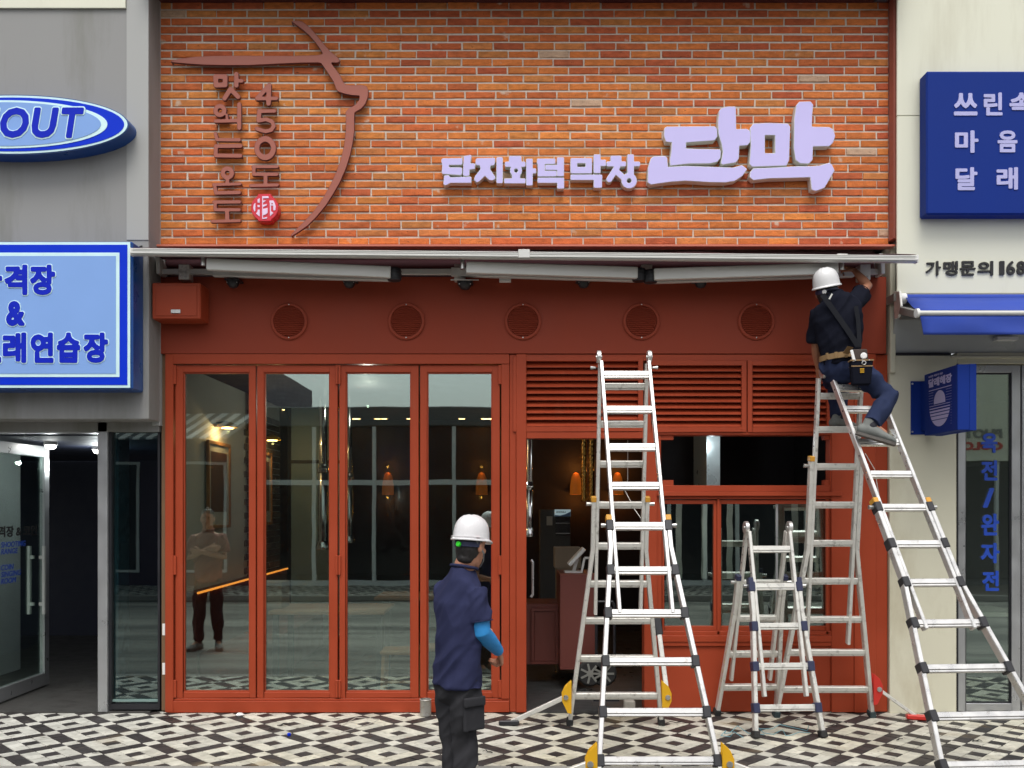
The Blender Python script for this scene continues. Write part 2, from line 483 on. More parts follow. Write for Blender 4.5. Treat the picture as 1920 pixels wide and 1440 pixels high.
def solid_letter(name, mats, parent, loops, conv, y0, y1, bevel=.003):
    """loops in photo/zoom units -> curve with holes -> extruded, bevelled mesh. front faces get material 0, sides 1"""
    cu = bpy.data.curves.new(name, 'CURVE'); cu.dimensions = '2D'; cu.fill_mode = 'BOTH'
    o0 = ORI.get(parent.name, Vector((0, 0, 0))) if parent is not None else Vector((0, 0, 0))
    for lp in loops:
        sp = cu.splines.new('POLY'); sp.points.add(len(lp) - 1); sp.use_cyclic_u = True
        for k, q in enumerate(lp):
            a, b = conv(q); sp.points[k].co = (a - o0.x, b - o0.z, 0, 1)
    dep = (y1 - y0) / 2
    bevel = min(bevel, dep * .5)
    cu.extrude = dep - bevel; cu.bevel_depth = bevel; cu.bevel_resolution = 0; cu.offset = -bevel if bevel else 0.0
    ob = bpy.data.objects.new(name + '_curve', cu)
    me = evaluate(ob)
    bpy.data.objects.remove(ob); bpy.data.curves.remove(cu)
    return finish_letter(name, me, mats, parent, (y0 + y1) / 2 - o0.y)

def finish_letter(name, me, mats, parent, ymid):
    n = len(me.vertices); co = np.zeros(n * 3); me.vertices.foreach_get('co', co); co = co.reshape(-1, 3)
    co2 = np.stack([co[:, 0], ymid - co[:, 2], co[:, 1]], 1)
    me.vertices.foreach_set('co', co2.ravel()); me.update()
    me.materials.clear()
    mats = mats if isinstance(mats, (list, tuple)) else [mats]
    for m in mats: me.materials.append(m)
    if len(mats) > 1:
        me.polygons.foreach_set('material_index', [0 if p.normal.y < -.85 else 1 for p in me.polygons])
    else:
        me.polygons.foreach_set('material_index', [0] * len(me.polygons))
    me.polygons.foreach_set('use_smooth', [False] * len(me.polygons))
    me.name = name
    return link(bpy.data.objects.new(name, me), parent)

def stroke_letter(name, mats, parent, pieces, holes, conv, y0, y1, h=2.0, tol=.35, bevel=.003):
    gx, gy, F = sdf_grid(pieces, holes, h)
    return solid_letter(name, mats, parent, [simplify(l, tol) for l in contours(gx, gy, F)], conv, y0, y1, bevel)

_FONT = {}
def font_edges(body, shear, space):
    """outline segments of a line of lettering set in Blender's built-in font, in em units"""
    key = (body, shear, space)
    if key in _FONT: return _FONT[key]
    cu = bpy.data.curves.new('lettering', 'FONT'); cu.body = body; cu.shear = shear; cu.space_character = space; cu.resolution_u = 3
    ob = bpy.data.objects.new('lettering_font', cu)
    me = evaluate(ob)
    bpy.data.objects.remove(ob); bpy.data.curves.remove(cu)
    cnt = {}
    for p in me.polygons:
        for e in p.edge_keys: cnt[e] = cnt.get(e, 0) + 1
    S = np.array([(*me.vertices[a].co[:2], *me.vertices[b].co[:2]) for (a, b), c in cnt.items() if c == 1])
    bpy.data.meshes.remove(me)
    _FONT[key] = S
    return S
def text(name, body, m, parent, x0, x1, z0, z1, y0, y1, offset=.03, shear=0.0, bevel=0.0, space=1.0, keep=None):
    """lettering fitted into a rectangle on an upright plane facing the street"""
    S = font_edges(body, shear, space)
    if len(S) == 0: return None
    lo = np.array([S[:, [0, 2]].min(), S[:, [1, 3]].min()]); hi = np.array([S[:, [0, 2]].max(), S[:, [1, 3]].max()])
    h = (hi[1] - lo[1]) / 46
    gx = np.arange(lo[0] - offset - 3 * h, hi[0] + offset + 4 * h, h); gy = np.arange(lo[1] - offset - 3 * h, hi[1] + offset + 4 * h, h)
    GX, GY = np.meshgrid(gx, gy); F = np.full(GX.shape, 9.0); ins = np.zeros(GX.shape, bool)
    for ax, ay, bx, by_ in S:
        dx, dy = bx - ax, by_ - ay
        t = np.clip(((GX - ax) * dx + (GY - ay) * dy) / (dx * dx + dy * dy + 1e-12), 0, 1)
        F = np.minimum(F, (GX - ax - t * dx) ** 2 + (GY - ay - t * dy) ** 2)
        if abs(dy) > 1e-9: ins ^= ((ay > GY) != (by_ > GY)) & (GX < dx * (GY - ay) / dy + ax)
    F = np.sqrt(F); F = np.where(ins, -F, F) - offset
    lo -= offset; hi += offset
    sx, sz = (x1 - x0) / (hi[0] - lo[0]), (z1 - z0) / (hi[1] - lo[1])
    return solid_letter(name, m, parent, [simplify(l, h * .22) for l in contours(gx, gy, F)], lambda q: (x0 + (q[0] - lo[0]) * sx, z0 + (q[1] - lo[1]) * sz), y0, y1, bevel)
# ------------------------------------------------------------------ bricks and tiles share one recipe: a tone (per object or per corner) times fine grain
def piece_mat(name, per_object, rough, grain, gscale, gstretch, spot, spot_at, bump, bscale, metalspec=.4, patch=None):
    m = bpy.data.materials.new(name); m.use_nodes = True
    nt = m.node_tree; N, L = nt.nodes, nt.links
    p = N['Principled BSDF']; p.inputs['Roughness'].default_value = rough; p.inputs['Specular IOR Level'].default_value = metalspec
    if per_object:
        src = N.new('ShaderNodeObjectInfo').outputs['Color']
    else:
        a = N.new('ShaderNodeVertexColor'); a.layer_name = 'tone'; src = a.outputs['Color']
    g = N.new('ShaderNodeNewGeometry')
    mp = N.new('ShaderNodeMapping'); mp.inputs['Scale'].default_value = gstretch
    L.new(g.outputs['Position'], mp.inputs[0])
    nz = N.new('ShaderNodeTexNoise'); nz.inputs['Scale'].default_value = gscale; nz.inputs['Detail'].default_value = 7; nz.inputs['Roughness'].default_value = .6
    L.new(mp.outputs[0], nz.inputs['Vector'])
    mr = N.new('ShaderNodeMapRange'); mr.inputs['From Min'].default_value = .3; mr.inputs['From Max'].default_value = .7
    mr.inputs['To Min'].default_value = 1 - grain; mr.inputs['To Max'].default_value = 1 + grain
    L.new(nz.outputs['Fac'], mr.inputs['Value'])
    mu = N.new('ShaderNodeMix'); mu.data_type = 'RGBA'; mu.blend_type = 'MULTIPLY'; mu.inputs['Factor'].default_value = 1
    L.new(src, mu.inputs['A']); L.new(mr.outputs[0], mu.inputs['B'])
    out = mu.outputs['Result']
    for k, (col, lo, hi, sc) in enumerate([(spot, spot_at[0], spot_at[1], bscale * .35)] + ([patch] if patch else [])):
        n2 = N.new('ShaderNodeTexNoise'); n2.inputs['Scale'].default_value = sc; n2.inputs['Detail'].default_value = 4
        L.new(mp.outputs[0] if k == 0 else g.outputs['Position'], n2.inputs['Vector'])
        r2 = N.new('ShaderNodeMapRange'); r2.inputs['From Min'].default_value = lo; r2.inputs['From Max'].default_value = hi
        L.new(n2.outputs['Fac'], r2.inputs['Value'])
        m2 = N.new('ShaderNodeMix'); m2.data_type = 'RGBA'
        L.new(r2.outputs[0], m2.inputs['Factor']); L.new(out, m2.inputs['A']); m2.inputs['B'].default_value = (*col, 1)
        out = m2.outputs['Result']
    L.new(out, p.inputs['Base Color'])
    n3 = N.new('ShaderNodeTexNoise'); n3.inputs['Scale'].default_value = bscale; n3.inputs['Detail'].default_value = 6
    L.new(g.outputs['Position'], n3.inputs['Vector'])
    bp = N.new('ShaderNodeBump'); bp.inputs['Strength'].default_value = bump; bp.inputs['Distance'].default_value = .004
    L.new(n3.outputs['Fac'], bp.inputs['Height']); L.new(bp.outputs[0], p.inputs['Normal'])
    return m
BRICK = {k: piece_mat('orange_brick' + ('' if k else '_mass'), k, .85, .26, 14, (1, 1, 2.2), (.10, .03, .012), (.66, .74), 1.0, 90, .3,
                      patch=((.60, .44, .33), .665, .74, 7)) for k in (True, False)}
TILE = {k: piece_mat('stone_tile' + ('' if k else '_mass'), k, .5, .20, 11, (1, 1, 1), (.12, .10, .07), (.60, .80), .5, 55, .4,
                     patch=((.34, .25, .13), .60, .86, 1.6)) for k in (True, False)}

# ------------------------------------------------------------------ ground
KERB_Y = -1.53
road = MB().add([(-300, -300, -.10), (300, -300, -.10), (300, 60, -.10), (-300, 60, -.10)], [(0, 1, 2, 3)]).build('road', M['asphalt'])
tag(road, kind='structure')
pave = MB().box(-14, 14, KERB_Y, .3, -.09, -.0065).build('pavement', M['grout'])
tag(pave, kind='structure')
kerb = MB()
for k in range(-14, 14):
    kerb.box(k + .004, k + .996, KERB_Y - .13, KERB_Y - .004, -.095, -.001)
tag(kerb.build('kerb', M['kerb'], bevel=.008), kind='structure')

U = .1041; PC = Vector((-2.930, -.953)); E1 = Vector((.7071, -.7071)); E2 = Vector((.7071, .7071))
def clip(poly, ax, lim, keep_ge):
    out = []
    for a, b in zip(poly, poly[1:] + poly[:1]):
        fa = (a[ax] - lim) * (1 if keep_ge else -1); fb = (b[ax] - lim) * (1 if keep_ge else -1)
        if fa >= 0: out.append(a)
        if fa * fb < 0:
            t = fa / (fa - fb); out.append(a + (b - a) * t)
    return out
def tile_prism(poly, c, dz, tilt):
    n = len(poly)
    top = [c + (p - c) * (1 - .0022 / max(.01, (p - c).length)) for p in poly]
    zt = lambda p: dz + (p.x - c.x) * tilt[0] + (p.y - c.y) * tilt[1]
    vs = [(p.x, p.y, -.012) for p in poly] + [(p.x, p.y, zt(p) - .0018) for p in poly] + [(p.x, p.y, zt(p)) for p in top]
    fs = [tuple(2 * n + i for i in range(n))]
    for k in (0, 1):
        fs += [(k * n + i, k * n + (i + 1) % n, (k + 1) * n + (i + 1) % n, (k + 1) * n + i) for i in range(n)]
    return vs, fs
tiles = []
for i in range(-120, 130):
    for j in range(-120, 130):
        c = PC + E1 * (i * U) + E2 * (j * U)
        if not (KERB_Y - .07 < c.y < .10 and -6.5 < c.x < 6.5): continue
        a, b = i % 4, j % 4
        dark = (a == 0 and b == 0) or ((a == 2) != (b == 2))
        d = D + c.y
        px, py = 960 + c.x * FPX / d, HOR + EYE * FPX / d
        vis = -10 < px < 1930 and py < 1445 and c.y < .0
        tiles.append((c, dark, vis, d))
near = sorted([t for t in tiles if t[2] and t[0].y > KERB_Y + .08], key=lambda t: t[3])[:300]
nearset = set(id(t) for t in near)
def tile_tone(c, dark):
    n = noise.noise(Vector((c.x * .9, c.y * .9, 3.1)))
    if dark:
        k = rnd.uniform(.75, 1.35); return (.032 * k, .027 * k, .027 * k)
    k = rnd.uniform(.80, 1.08)
    w = max(0, min(1, .5 + n)) * .8 + rnd.uniform(0, .2)
    left = max(0, min(1, (-1.6 - c.x) / 2.0))
    return tuple(v * k for v in (.56, .555 - .03 * w * (1 - left), .50 - .10 * w * (1 - left)))
h = (U - .0052) / 2
sq = [E1 * h * a + E2 * h * b for a, b in ((1, -1), (1, 1), (-1, 1), (-1, -1))]
tmesh = []
for k in range(10):
    r2 = random.Random(k); vs, fs = tile_prism([q.copy() for q in sq], Vector((0, 0)), r2.uniform(-.0012, .0012), (r2.uniform(-.012, .012), r2.uniform(-.012, .012)))
    me = bpy.data.meshes.new('tile'); me.from_pydata(vs, [], fs); me.materials.append(TILE[True]); me.update(); tmesh.append(me)
for c, dark, vis, d in near:
    o = bpy.data.objects.new('tile', rnd.choice(tmesh)); o.location = (c.x, c.y, 0); o.color = (*tile_tone(c, dark), 1)
    link(o, pave)
def tone_mesh(name, items, material, parent):
    V, F, T = [], [], []
    for vs, fs, tone in items:
        b = len(V); V += vs
        for f in fs: F.append(tuple(b + i for i in f)); T += [tone] * len(f)
    me = bpy.data.meshes.new(name); me.from_pydata(V, [], F)
    ca = me.color_attributes.new('tone', 'FLOAT_COLOR', 'CORNER')
    ca.data.foreach_set('color', [c for t in T for c in (*t, 1)])
    me.materials.append(material)
    return link(bpy.data.objects.new(name, me), parent)
items = []
for t in tiles:
    if id(t) in nearset: continue
    c, dark, vis, d = t
    poly = [c + q for q in sq]
    poly = clip(clip(poly, 1, KERB_Y + .002, True), 1, .09, False)
    if len(poly) < 3: continue
    cc = sum(poly, Vector((0, 0))) / len(poly)
    vs, fs = tile_prism(poly, cc, rnd.uniform(-.0012, .0012), (rnd.uniform(-.012, .012), rnd.uniform(-.012, .012)))
    items.append((vs, fs, tile_tone(c, dark)))
tag(tone_mesh('tile_field', items, TILE[False], pave), kind='stuff')

# ------------------------------------------------------------------ the brick restaurant
RB = thing('restaurant_building', 'orange brick and rust red restaurant front between the grey and the cream building', 'building', (0.1, 0, 0))
XL, XR = X(295), X(1666)
ZB0, ZB1 = Z(459), Z(-6)
wall = MB().box(XL, XR, .006, .22, ZB0, ZB1 + .1).build('brick_wall', M['mortar'], RB)
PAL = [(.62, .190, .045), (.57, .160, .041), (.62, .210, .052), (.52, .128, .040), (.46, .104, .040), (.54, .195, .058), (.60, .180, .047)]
CH, BL = .0680, .2565
def brick_geo(L, seed):
    r2 = random.Random(seed); hh = .0525 + r2.uniform(-.002, .002); e = .004
    y0 = -.002 + r2.uniform(-.003, .002); j = lambda a: r2.uniform(-a, a)
    out = [(0, 0), (L, 0), (L, hh), (0, hh)]
    base = [(x + j(.0015), .03, z + j(.0012)) for x, z in out]
    mid = [(b[0], y0 + e * .9, b[2]) for b in base]
    ins = [(e, e), (-e, e), (-e, -e), (e, -e)]
    chip = r2.random() < .25; ck = r2.randrange(4)
    fr = []
    for k, (b, q) in enumerate(zip(mid, ins)):
        f = r2.uniform(.6, 1.5) * (3.0 if chip and k == ck else 1)
        fr.append((b[0] + q[0] * f, y0 + j(.001), b[2] + q[1] * f))
    vs = base + mid + fr
    fs = [(8, 9, 10, 11)]
    for k in (0, 4):
        fs += [(k + i, k + (i + 1) % 4, k + 4 + (i + 1) % 4, k + 4 + i) for i in range(4)]
    return vs, fs
bm_cache = {}
bricks = []
nrow = int((ZB1 - ZB0) / CH) + 1
for r in range(nrow):
    z = ZB0 + .004 + r * CH
    x = XL + .004 - (BL / 2 if r % 2 else rnd.uniform(0, .01)) - rnd.uniform(0, .012)
    while x < XR:
        a, b = max(x, XL + .003), min(x + BL - .0125, XR - .003)
        if b - a > .02: bricks.append((a, b, z, r))
        x += BL + rnd.uniform(-.004, .004)
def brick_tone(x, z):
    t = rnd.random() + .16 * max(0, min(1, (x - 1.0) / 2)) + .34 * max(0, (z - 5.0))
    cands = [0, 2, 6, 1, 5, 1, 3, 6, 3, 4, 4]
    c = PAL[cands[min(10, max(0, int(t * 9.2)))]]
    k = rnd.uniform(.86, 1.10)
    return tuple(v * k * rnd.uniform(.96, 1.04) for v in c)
# the 300 whole bricks nearest the eye are objects, the others one mass
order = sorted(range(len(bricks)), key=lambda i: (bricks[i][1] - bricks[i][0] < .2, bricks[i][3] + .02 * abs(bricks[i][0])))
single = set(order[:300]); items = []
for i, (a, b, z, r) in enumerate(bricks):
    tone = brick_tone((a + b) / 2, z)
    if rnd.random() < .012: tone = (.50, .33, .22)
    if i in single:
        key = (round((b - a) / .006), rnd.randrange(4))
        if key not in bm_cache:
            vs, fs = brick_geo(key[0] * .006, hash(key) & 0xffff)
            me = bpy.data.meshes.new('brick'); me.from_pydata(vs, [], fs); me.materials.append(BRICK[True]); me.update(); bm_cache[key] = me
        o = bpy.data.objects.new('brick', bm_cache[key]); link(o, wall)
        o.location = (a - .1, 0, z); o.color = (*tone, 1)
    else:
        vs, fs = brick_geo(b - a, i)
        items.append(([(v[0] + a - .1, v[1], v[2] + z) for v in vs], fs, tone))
tag(tone_mesh('brick_field', items, BRICK[False], wall), kind='stuff')

MB().box(XL - .01, XR + .03, -.40, .3, Z(5), Z(5) + .35).build('eave', M['maroon'], RB, bevel=.005)
MB().box(XR + .001, XR + .045, -.10, .2, 3.95, 6.1).build('corner_trim', M['brown'], RB)
t_ = thing('flood_lamp', 'black cylindrical lamp under the eave at the top right corner of the brick wall', 'lamp', (X(1648, -.15), -.15, Z(4, -.1)))
MB().tube([(X(1640, -.15), -.15, Z(4, -.1)), (X(1662, -.15), -.15, Z(4, -.1))], .026, 14).build('lamp_body', M['black'], t_, smooth=True)
MB().tube([(X(1652, -.15), -.15, Z(4, -.1)), (X(1652, -.15), -.15, Z(5) - .001)], .01, 8).build('bracket', M['black'], t_)
MB().box(XL - .03, XL - .002, -.02, .2, 3.9, 6.1).build('corner_trim', M['maroon'], RB)
MB().pbox(292, 1679, 458, 462, -.09, .0).build('ledge', M['ledge'], RB, bevel=.002)
MB().pbox(296, 1662, 462.5, 520, .14, .22, yp=0).build('recess_back', M['maroon'], RB)
ZF0, ZF1 = Z(663), Z(519)
MB().box(X(298), X(1662), .0, .12, ZF0, ZF1).build('fascia', M['fascia'], RB, bevel=.003)
MB().box(X(298), X(1662), .12, .14, ZF1 - .3, ZF1).build('fascia_back', M['maroon'], RB)

def frame_box(mb, l, r, t, b, w, y0, y1, ws=None):
    """upright frame drawn with photo pixels on the facade plane"""
    wl, wr, wt, wb = ws or (w, w, w, w)
    mb.pbox(l, l + wl, t, b, y0, y1, yp=0); mb.pbox(r - wr, r, t, b, y0, y1, yp=0)
    mb.pbox(l + wl, r - wr, t, t + wt, y0, y1, yp=0); mb.pbox(l + wl, r - wr, b - wb, b, y0, y1, yp=0)
    return mb
# main frame round the folding doors
f = MB()
f.pbox(309, 324, 664, 1336, .005, .13, yp=0)
f.pbox(324, 955, 664, 682, .005, .13, yp=0)
f.pbox(324, 955, 1315, 1336, .005, .16, yp=0)
f.pbox(324, 955, 1311, 1315, .02, .16, yp=0)
f.pbox(940, 955, 682, 1311, .012, .13, yp=0)
f.build('door_surround', M['red'], RB, bevel=.003)
MB().pbox(300, 309, 664, 1334, .03, .13, yp=0).build('old_post', mat('bare_timber', (.16, .09, .045), .8, var=.3, scale=5), RB, bevel=.003)
q = MB(); q.pbox(955.5, 968, 664, 1336, .016, .14, yp=0); q.pbox(968, 987, 664, 1336, -.004, .14, yp=0); q.build('door_post', M['red'], RB, bevel=.004)
for pz in (1170, 1244): MB().pbox(302, 307, pz, pz + 22, .027, .0295, yp=0).build('paint_chip', M['white'], RB)
LEAVES = [(326, 477.5, 341, 466), (480, 631.5, 493, 617), (635, 784, 647, 770), (787, 937, 800, 923)]
for k, (l, r, gl, gr) in enumerate(LEAVES):
    lf = MB()
    frame_box(lf, l, r, 684, 1310, 0, .03, .085, ws=(gl - l, r - gr, 13, 11))
    b = MB()
    leaf = lf.build('folding_door', M['red'], RB, bevel=.003)
    frame_box(b, gl - .01, gr + .01, 696.9, 1299.1, 2.2, .042, .075)
    b.build('glazing_bead', M['red'], leaf)
    MB().box(X(gl), X(gr), .056, .064, Z(1299), Z(697)).build('pane', M['glass'], leaf)
    hx = l if k % 2 == 0 else r
    for pa, pb in ((684, 720), (1042, 1078), (1276, 1309)):
        MB().pbox(hx - 3, hx + 3, pa, pb, .012, .034, yp=0).build('hinge', M['red'], leaf, bevel=.003)

# louvres over the door and the kitchen hatch
def louvre(l, r, t, b, n, w=9):
    p = frame_box(MB(), l, r, t, b, w, .0, .10).build('louvre_frame', M['red'], RB, bevel=.002)
    MB().pbox(l + w, r - w, t + w, b - w, .115, .12, yp=0).build('louvre_back', M['maroon'], p)
    step = (b - t - 2 * w) / n
    for i in range(n):
        zc = Z(t + w + (i + .55) * step); hh = step / 224 * .78
        MB().bar((X(l + w) + .001, .055, zc), (X(r - w) - .001, .055, zc), .004, 1e-9, (0, 0, 1)) if False else None
        s = MB(); x0, x1 = X(l + w), X(r - w)
        y0, y1 = .014, .075
        s.add([(x0, y0, zc - hh / 2), (x1, y0, zc - hh / 2), (x1, y1, zc + hh / 2 + .012), (x0, y1, zc + hh / 2 + .012),
               (x0, y0, zc - hh / 2 + .006), (x1, y0, zc - hh / 2 + .006), (x1, y1, zc + hh / 2 + .018), (x0, y1, zc + hh / 2 + .018)],
              [(0, 1, 2, 3), (7, 6, 5, 4), (0, 4, 5, 1), (1, 5, 6, 2), (2, 6, 7, 3), (3, 7, 4, 0)])
        s.build('slat', M['red'], p)
louvre(962, 1206, 668, 809, 10)
louvre(1212, 1400, 676, 810, 10)
louvre(1402, 1560, 676, 810, 10)
g = MB()
g.pbox(987, 1600, 664, 676, .012, .13, yp=0)
g.pbox(987, 1230, 809, 822, .004, .13, yp=0)
g.pbox(1560, 1602, 676, 1336, .008, .13, yp=0)
g.pbox(1230, 1560, 810, 815, .010, .13, yp=0)
g.pbox(1208, 1232, 810, 1336, .0, .14, yp=0)
g.build('hatch_surround', M['red'], RB, bevel=.003)
MB().pbox(1602, 1642, 664, 1336, -.002, .14, yp=0).build('pilaster', M['red'], RB, bevel=.003)
MB().pbox(1642, 1667, 664, 1336, .03, .14, yp=0).build('pilaster_return', M['red'], RB, bevel=.003)
# upper hatch: open, with brackets; lower hatch: two sliding panes
h1 = frame_box(MB(), 1232, 1578, 812, 922, 0, .02, .13, ws=(8, 20, 4, 12)).build('hatch_frame', M['red'], RB, bevel=.003)
for px0 in (1240, 1548):
    MB().pbox(px0, px0 + 24, 816, 824, .03, .10, yp=0).build('bracket', M['red'], h1)
    MB().pbox(px0, px0 + 24, 900, 910, .03, .10, yp=0).build('bracket', M['red'], h1)
MB().pbox(1232, 1578, 922, 930, -.012, .13, yp=0).build('hatch_sill', M['red'], RB, bevel=.003)
h2 = frame_box(MB(), 1232, 1578, 930, 1192, 0, .02, .12, ws=(10, 16, 6, 8)).build('hatch_frame', M['red'], RB, bevel=.003)
for l, r in ((1243, 1346), (1350, 1560)):
    sash = frame_box(MB(), l, r, 938, 1184, 0, .035, .085, ws=(4, 6, 7, 9)).build('sash', M['red'], h2, bevel=.002)
    MB().pbox(l + 4, r - 6, 945, 1175, .056, .064, yp=0).build('pane', M['glass'], sash)
for px0 in (1346, 1551):
    MB().pbox(px0, px0 + 4, 934, 1190, .02, .05, yp=0).build('sash_rail', M['red'], h2)
MB().pbox(1350 + 108, 1350 + 112, 945, 1175, .05, .075, yp=0).build('sash_mullion', M['silver'], h2)
pn = MB()
pn.pbox(1232, 1560, 1192, 1204, .004, .13, yp=0)
pn.pbox(1232, 1560, 1204, 1212, .012, .13, yp=0)
pn.pbox(1232, 1560, 1212, 1336, .03, .13, yp=0)
pn.build('apron_panel', M['red'], RB, bevel=.003)
MB().pbox(987, 1230, 1332, 1337, .0, .16, yp=0).build('threshold', M['darkfloor'], RB)
# red utility box at the top left of the front
ub = thing('utility_box', 'rust red utility box with a small steel latch at the left end', 'electrical box', (X(330, -.22), -.1, Z(565, -.22)))
MB().pbox(285, 376, 530, 598, -.22, -.012).build('case', M['red'], ub, bevel=.008)
MB().pbox(292, 369, 535, 592, -.226, -.222).build('door', M['red'], ub, bevel=.002)
MB().pbox(320, 338, 580, 587, -.236, -.227).build('latch', M['bolt'], ub, bevel=.002)

# shell and interior of the restaurant
IN0, IN1, INY, CEI = XL + .03, XR - .03, 5.4, Z(672)
sh = MB()
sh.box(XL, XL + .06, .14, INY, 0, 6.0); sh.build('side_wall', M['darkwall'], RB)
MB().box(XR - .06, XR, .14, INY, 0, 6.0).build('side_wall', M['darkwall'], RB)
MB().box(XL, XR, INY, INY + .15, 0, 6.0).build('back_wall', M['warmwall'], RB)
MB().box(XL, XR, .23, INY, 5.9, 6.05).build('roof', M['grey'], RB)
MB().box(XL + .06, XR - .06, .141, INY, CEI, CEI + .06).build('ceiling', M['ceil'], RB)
fl = MB().box(XL + .06, XR - .06, .10, INY, -.05, .0115).build('floor', M['grout'], RB)
for i in range(10):
    for j in range(9):
        x0, y0 = XL + .07 + i * .6, .13 + j * .6
        if x0 + .55 > XR - .06: continue
        MB().box(x0, min(x0 + .596, XR - .065), y0, min(y0 + .596, INY - .01), .0, .0145 + rnd.uniform(0, .0008)).build('floor_tile', M['darkfloor'], fl, fix=False)
# left inner wall, plaster then thin brick, with the glowing bench along it
WX = XL + .075
lw = MB().box(XL + .061, WX, .2, 3.7, 0, CEI).build('inner_wall', M['plasterwall'], RB)
itemsb = []
for r in range(36):
    z = .1 + r * .075
    x = 2.2 + (.12 if r % 2 else 0)
    while x < 3.66:
        k = rnd.uniform(.6, 1.3); itemsb.append(([(WX + dx - .1, yy, zz) for dx in (0, .012) for yy in (x, min(x + .23, 3.69)) for zz in (z, z + .064)],
            [(4, 6, 7, 5), (0, 1, 5, 4), (2, 6, 7, 3), (0, 4, 6, 2), (1, 3, 7, 5)], (.17 * k, .13 * k, .10 * k))); x += .24
tag(tone_mesh('wall_brick', itemsb, BRICK[False], lw), kind='stuff')
pt_ = thing('glass_partition', 'pale teal partition panel deep inside behind the thick chrome exhaust pipe', 'partition', (X(590, 3.8), 3.8, .0153))
MB().box(X(546, 3.8), X(641, 3.8), 3.80, 3.83, .10, CEI - .003).build('panel', M['partition'], pt_)
MB().box(X(540, 3.8), X(545.8, 3.8), 3.78, 3.85, .0153, CEI - .003).build('edge_post', M['black'], pt_)
MB().box(X(546, 3.8), X(641, 3.8), 3.785, 3.799, Z(866, 3.8) - .02, Z(866, 3.8) + .02).build('rail', M['black'], pt_)
bench = thing('wall_bench', 'long dark wall bench with an orange light strip along its top inside the left doors', 'bench', (WX + .2, 2.0, 0.0145))
MB().box(WX + .002, WX + .10, .45, 3.66, .0145, .97).build('back', M['cabinet'], bench, bevel=.004)
MB().box(WX + .101, WX + .116, .45, 3.66, .955, .972).build('light_strip', M['led'], bench)
MB().box(WX + .10, WX + .55, .5, 3.66, .0145, .42).build('seat', M['cabinet'], bench, bevel=.01)
for y0, lb in ((.95, 'framed print on the inner wall behind the leftmost door, nearer the street'), (2.55, 'framed print on the inner brick wall behind the second door, deeper inside')):
    pf = thing('picture', lb, 'picture', (WX + .02, y0 + .33, 1.95), group='framed prints on the inner wall')
    q = MB(); q.box(WX + .013, WX + .04, y0, y0 + .03, 1.52, 2.36); q.box(WX + .013, WX + .04, y0 + .64, y0 + .67, 1.52, 2.36)
    q.box(WX + .013, WX + .04, y0 + .03, y0 + .64, 1.52, 1.55); q.box(WX + .013, WX + .04, y0 + .03, y0 + .64, 2.33, 2.36)
    q.build('frame', M['wood'], pf)
    MB().box(WX + .013, WX + .025, y0 + .03, y0 + .64, 1.55, 2.33).build('mat_board', M['paper'], pf)
    MB().box(WX + .0255, WX + .028, y0 + .10, y0 + .57, 1.68, 2.26).build('print', M['picture'], pf)
def point(loc, e, col=(1, .6, .25), r=.05, parent=None):
    l = bpy.data.lights.new('lamp_or_fill_light', 'POINT'); l.energy = e; l.color = col; l.shadow_soft_size = min(r, .015)
    o = bpy.data.objects.new('lamp_or_fill_light', l); o.location = loc; COL.objects.link(o)
    if parent is not None: o.parent = parent; o.location = Vector(loc) - ORI[parent.name]
    return o
for y0, lb in ((1.25, 'brass wall lamp over the print nearer the street'), (2.9, 'brass wall lamp over the print deeper inside')):
    sc = thing('wall_lamp', lb, 'lamp', (WX + .02, y0, 2.52), group='wall lamps over the prints')
    MB().lathe((WX + .12, y0, 2.50), (0, 0, 1), [(.10, 0), (.09, .03), (.02, .06), (0, .062)], 16).build('shade', M['yellow'], sc, smooth=True)
    MB().bar((WX + .012, y0, 2.545), (WX + .12, y0, 2.56), .015, .015).build('arm', M['black'], sc)
    MB().lathe((WX + .12, y0, 2.492), (0, 0, 1), [(0, 0), (.06, .0), (.06, .006), (0, .007)], 12).build('bulb', M['lamp_warm'], sc)
    point((WX + .12, y0, 2.46), 3.5, parent=sc)
# ------------------------------------------------------------------ things inside the restaurant
FZ = .0153
def duct(name, x, y, z0, z1, r, label, material='chrome'):
    t = thing(name, label, 'exhaust pipe', (x, y, z0), group='steel table exhaust pipes')
    n = 14
    MB().tube([(x, y, z0 + .25 * (z1 - z0)), (x, y, CEI - .002)], r, n).build('inner_tube', M[material], t, smooth=True)
    MB().lathe((x, y, z0 + .08), (0, 0, 1), [(r * 1.25, 0), (r * 1.25, (z1 - z0) * .62), (r * 1.05, (z1 - z0) * .63)], n).build('outer_tube', M[material], t, smooth=True)
    MB().lathe((x, y, z0), (0, 0, 1), [(r * 1.9, 0), (r * 2.0, .02), (r * 1.3, .09)], n).build('nozzle', M[material], t, smooth=True)
    MB().lathe((x, y, z0 + .62 * (z1 - z0)), (0, 0, 1), [(r * 1.26, 0), (r * 1.5, .01), (r * 1.5, .05), (r * 1.26, .06)], n).build('collar', M[material], t, smooth=True)
    return t
def inx(px, y): return X(px, y)
for px, pt, pb, y, r, lb in ((606, 800, 1030, 2.0, .042, 'thick chrome exhaust pipe seen through the second door'),
                             (655, 832, 1018, 2.6, .035, 'chrome exhaust pipe seen at the left edge of the third door'),
                             (583, 882, 1020, 4.2, .025, 'thin far exhaust pipe left of the thick chrome one'),
                             (993, 866, 1006, 1.6, .030, 'chrome exhaust pipe just inside the open doorway')):
    duct('exhaust_pipe', X(px, y), y, Z(pb, y), Z(pt, y), r, lb)
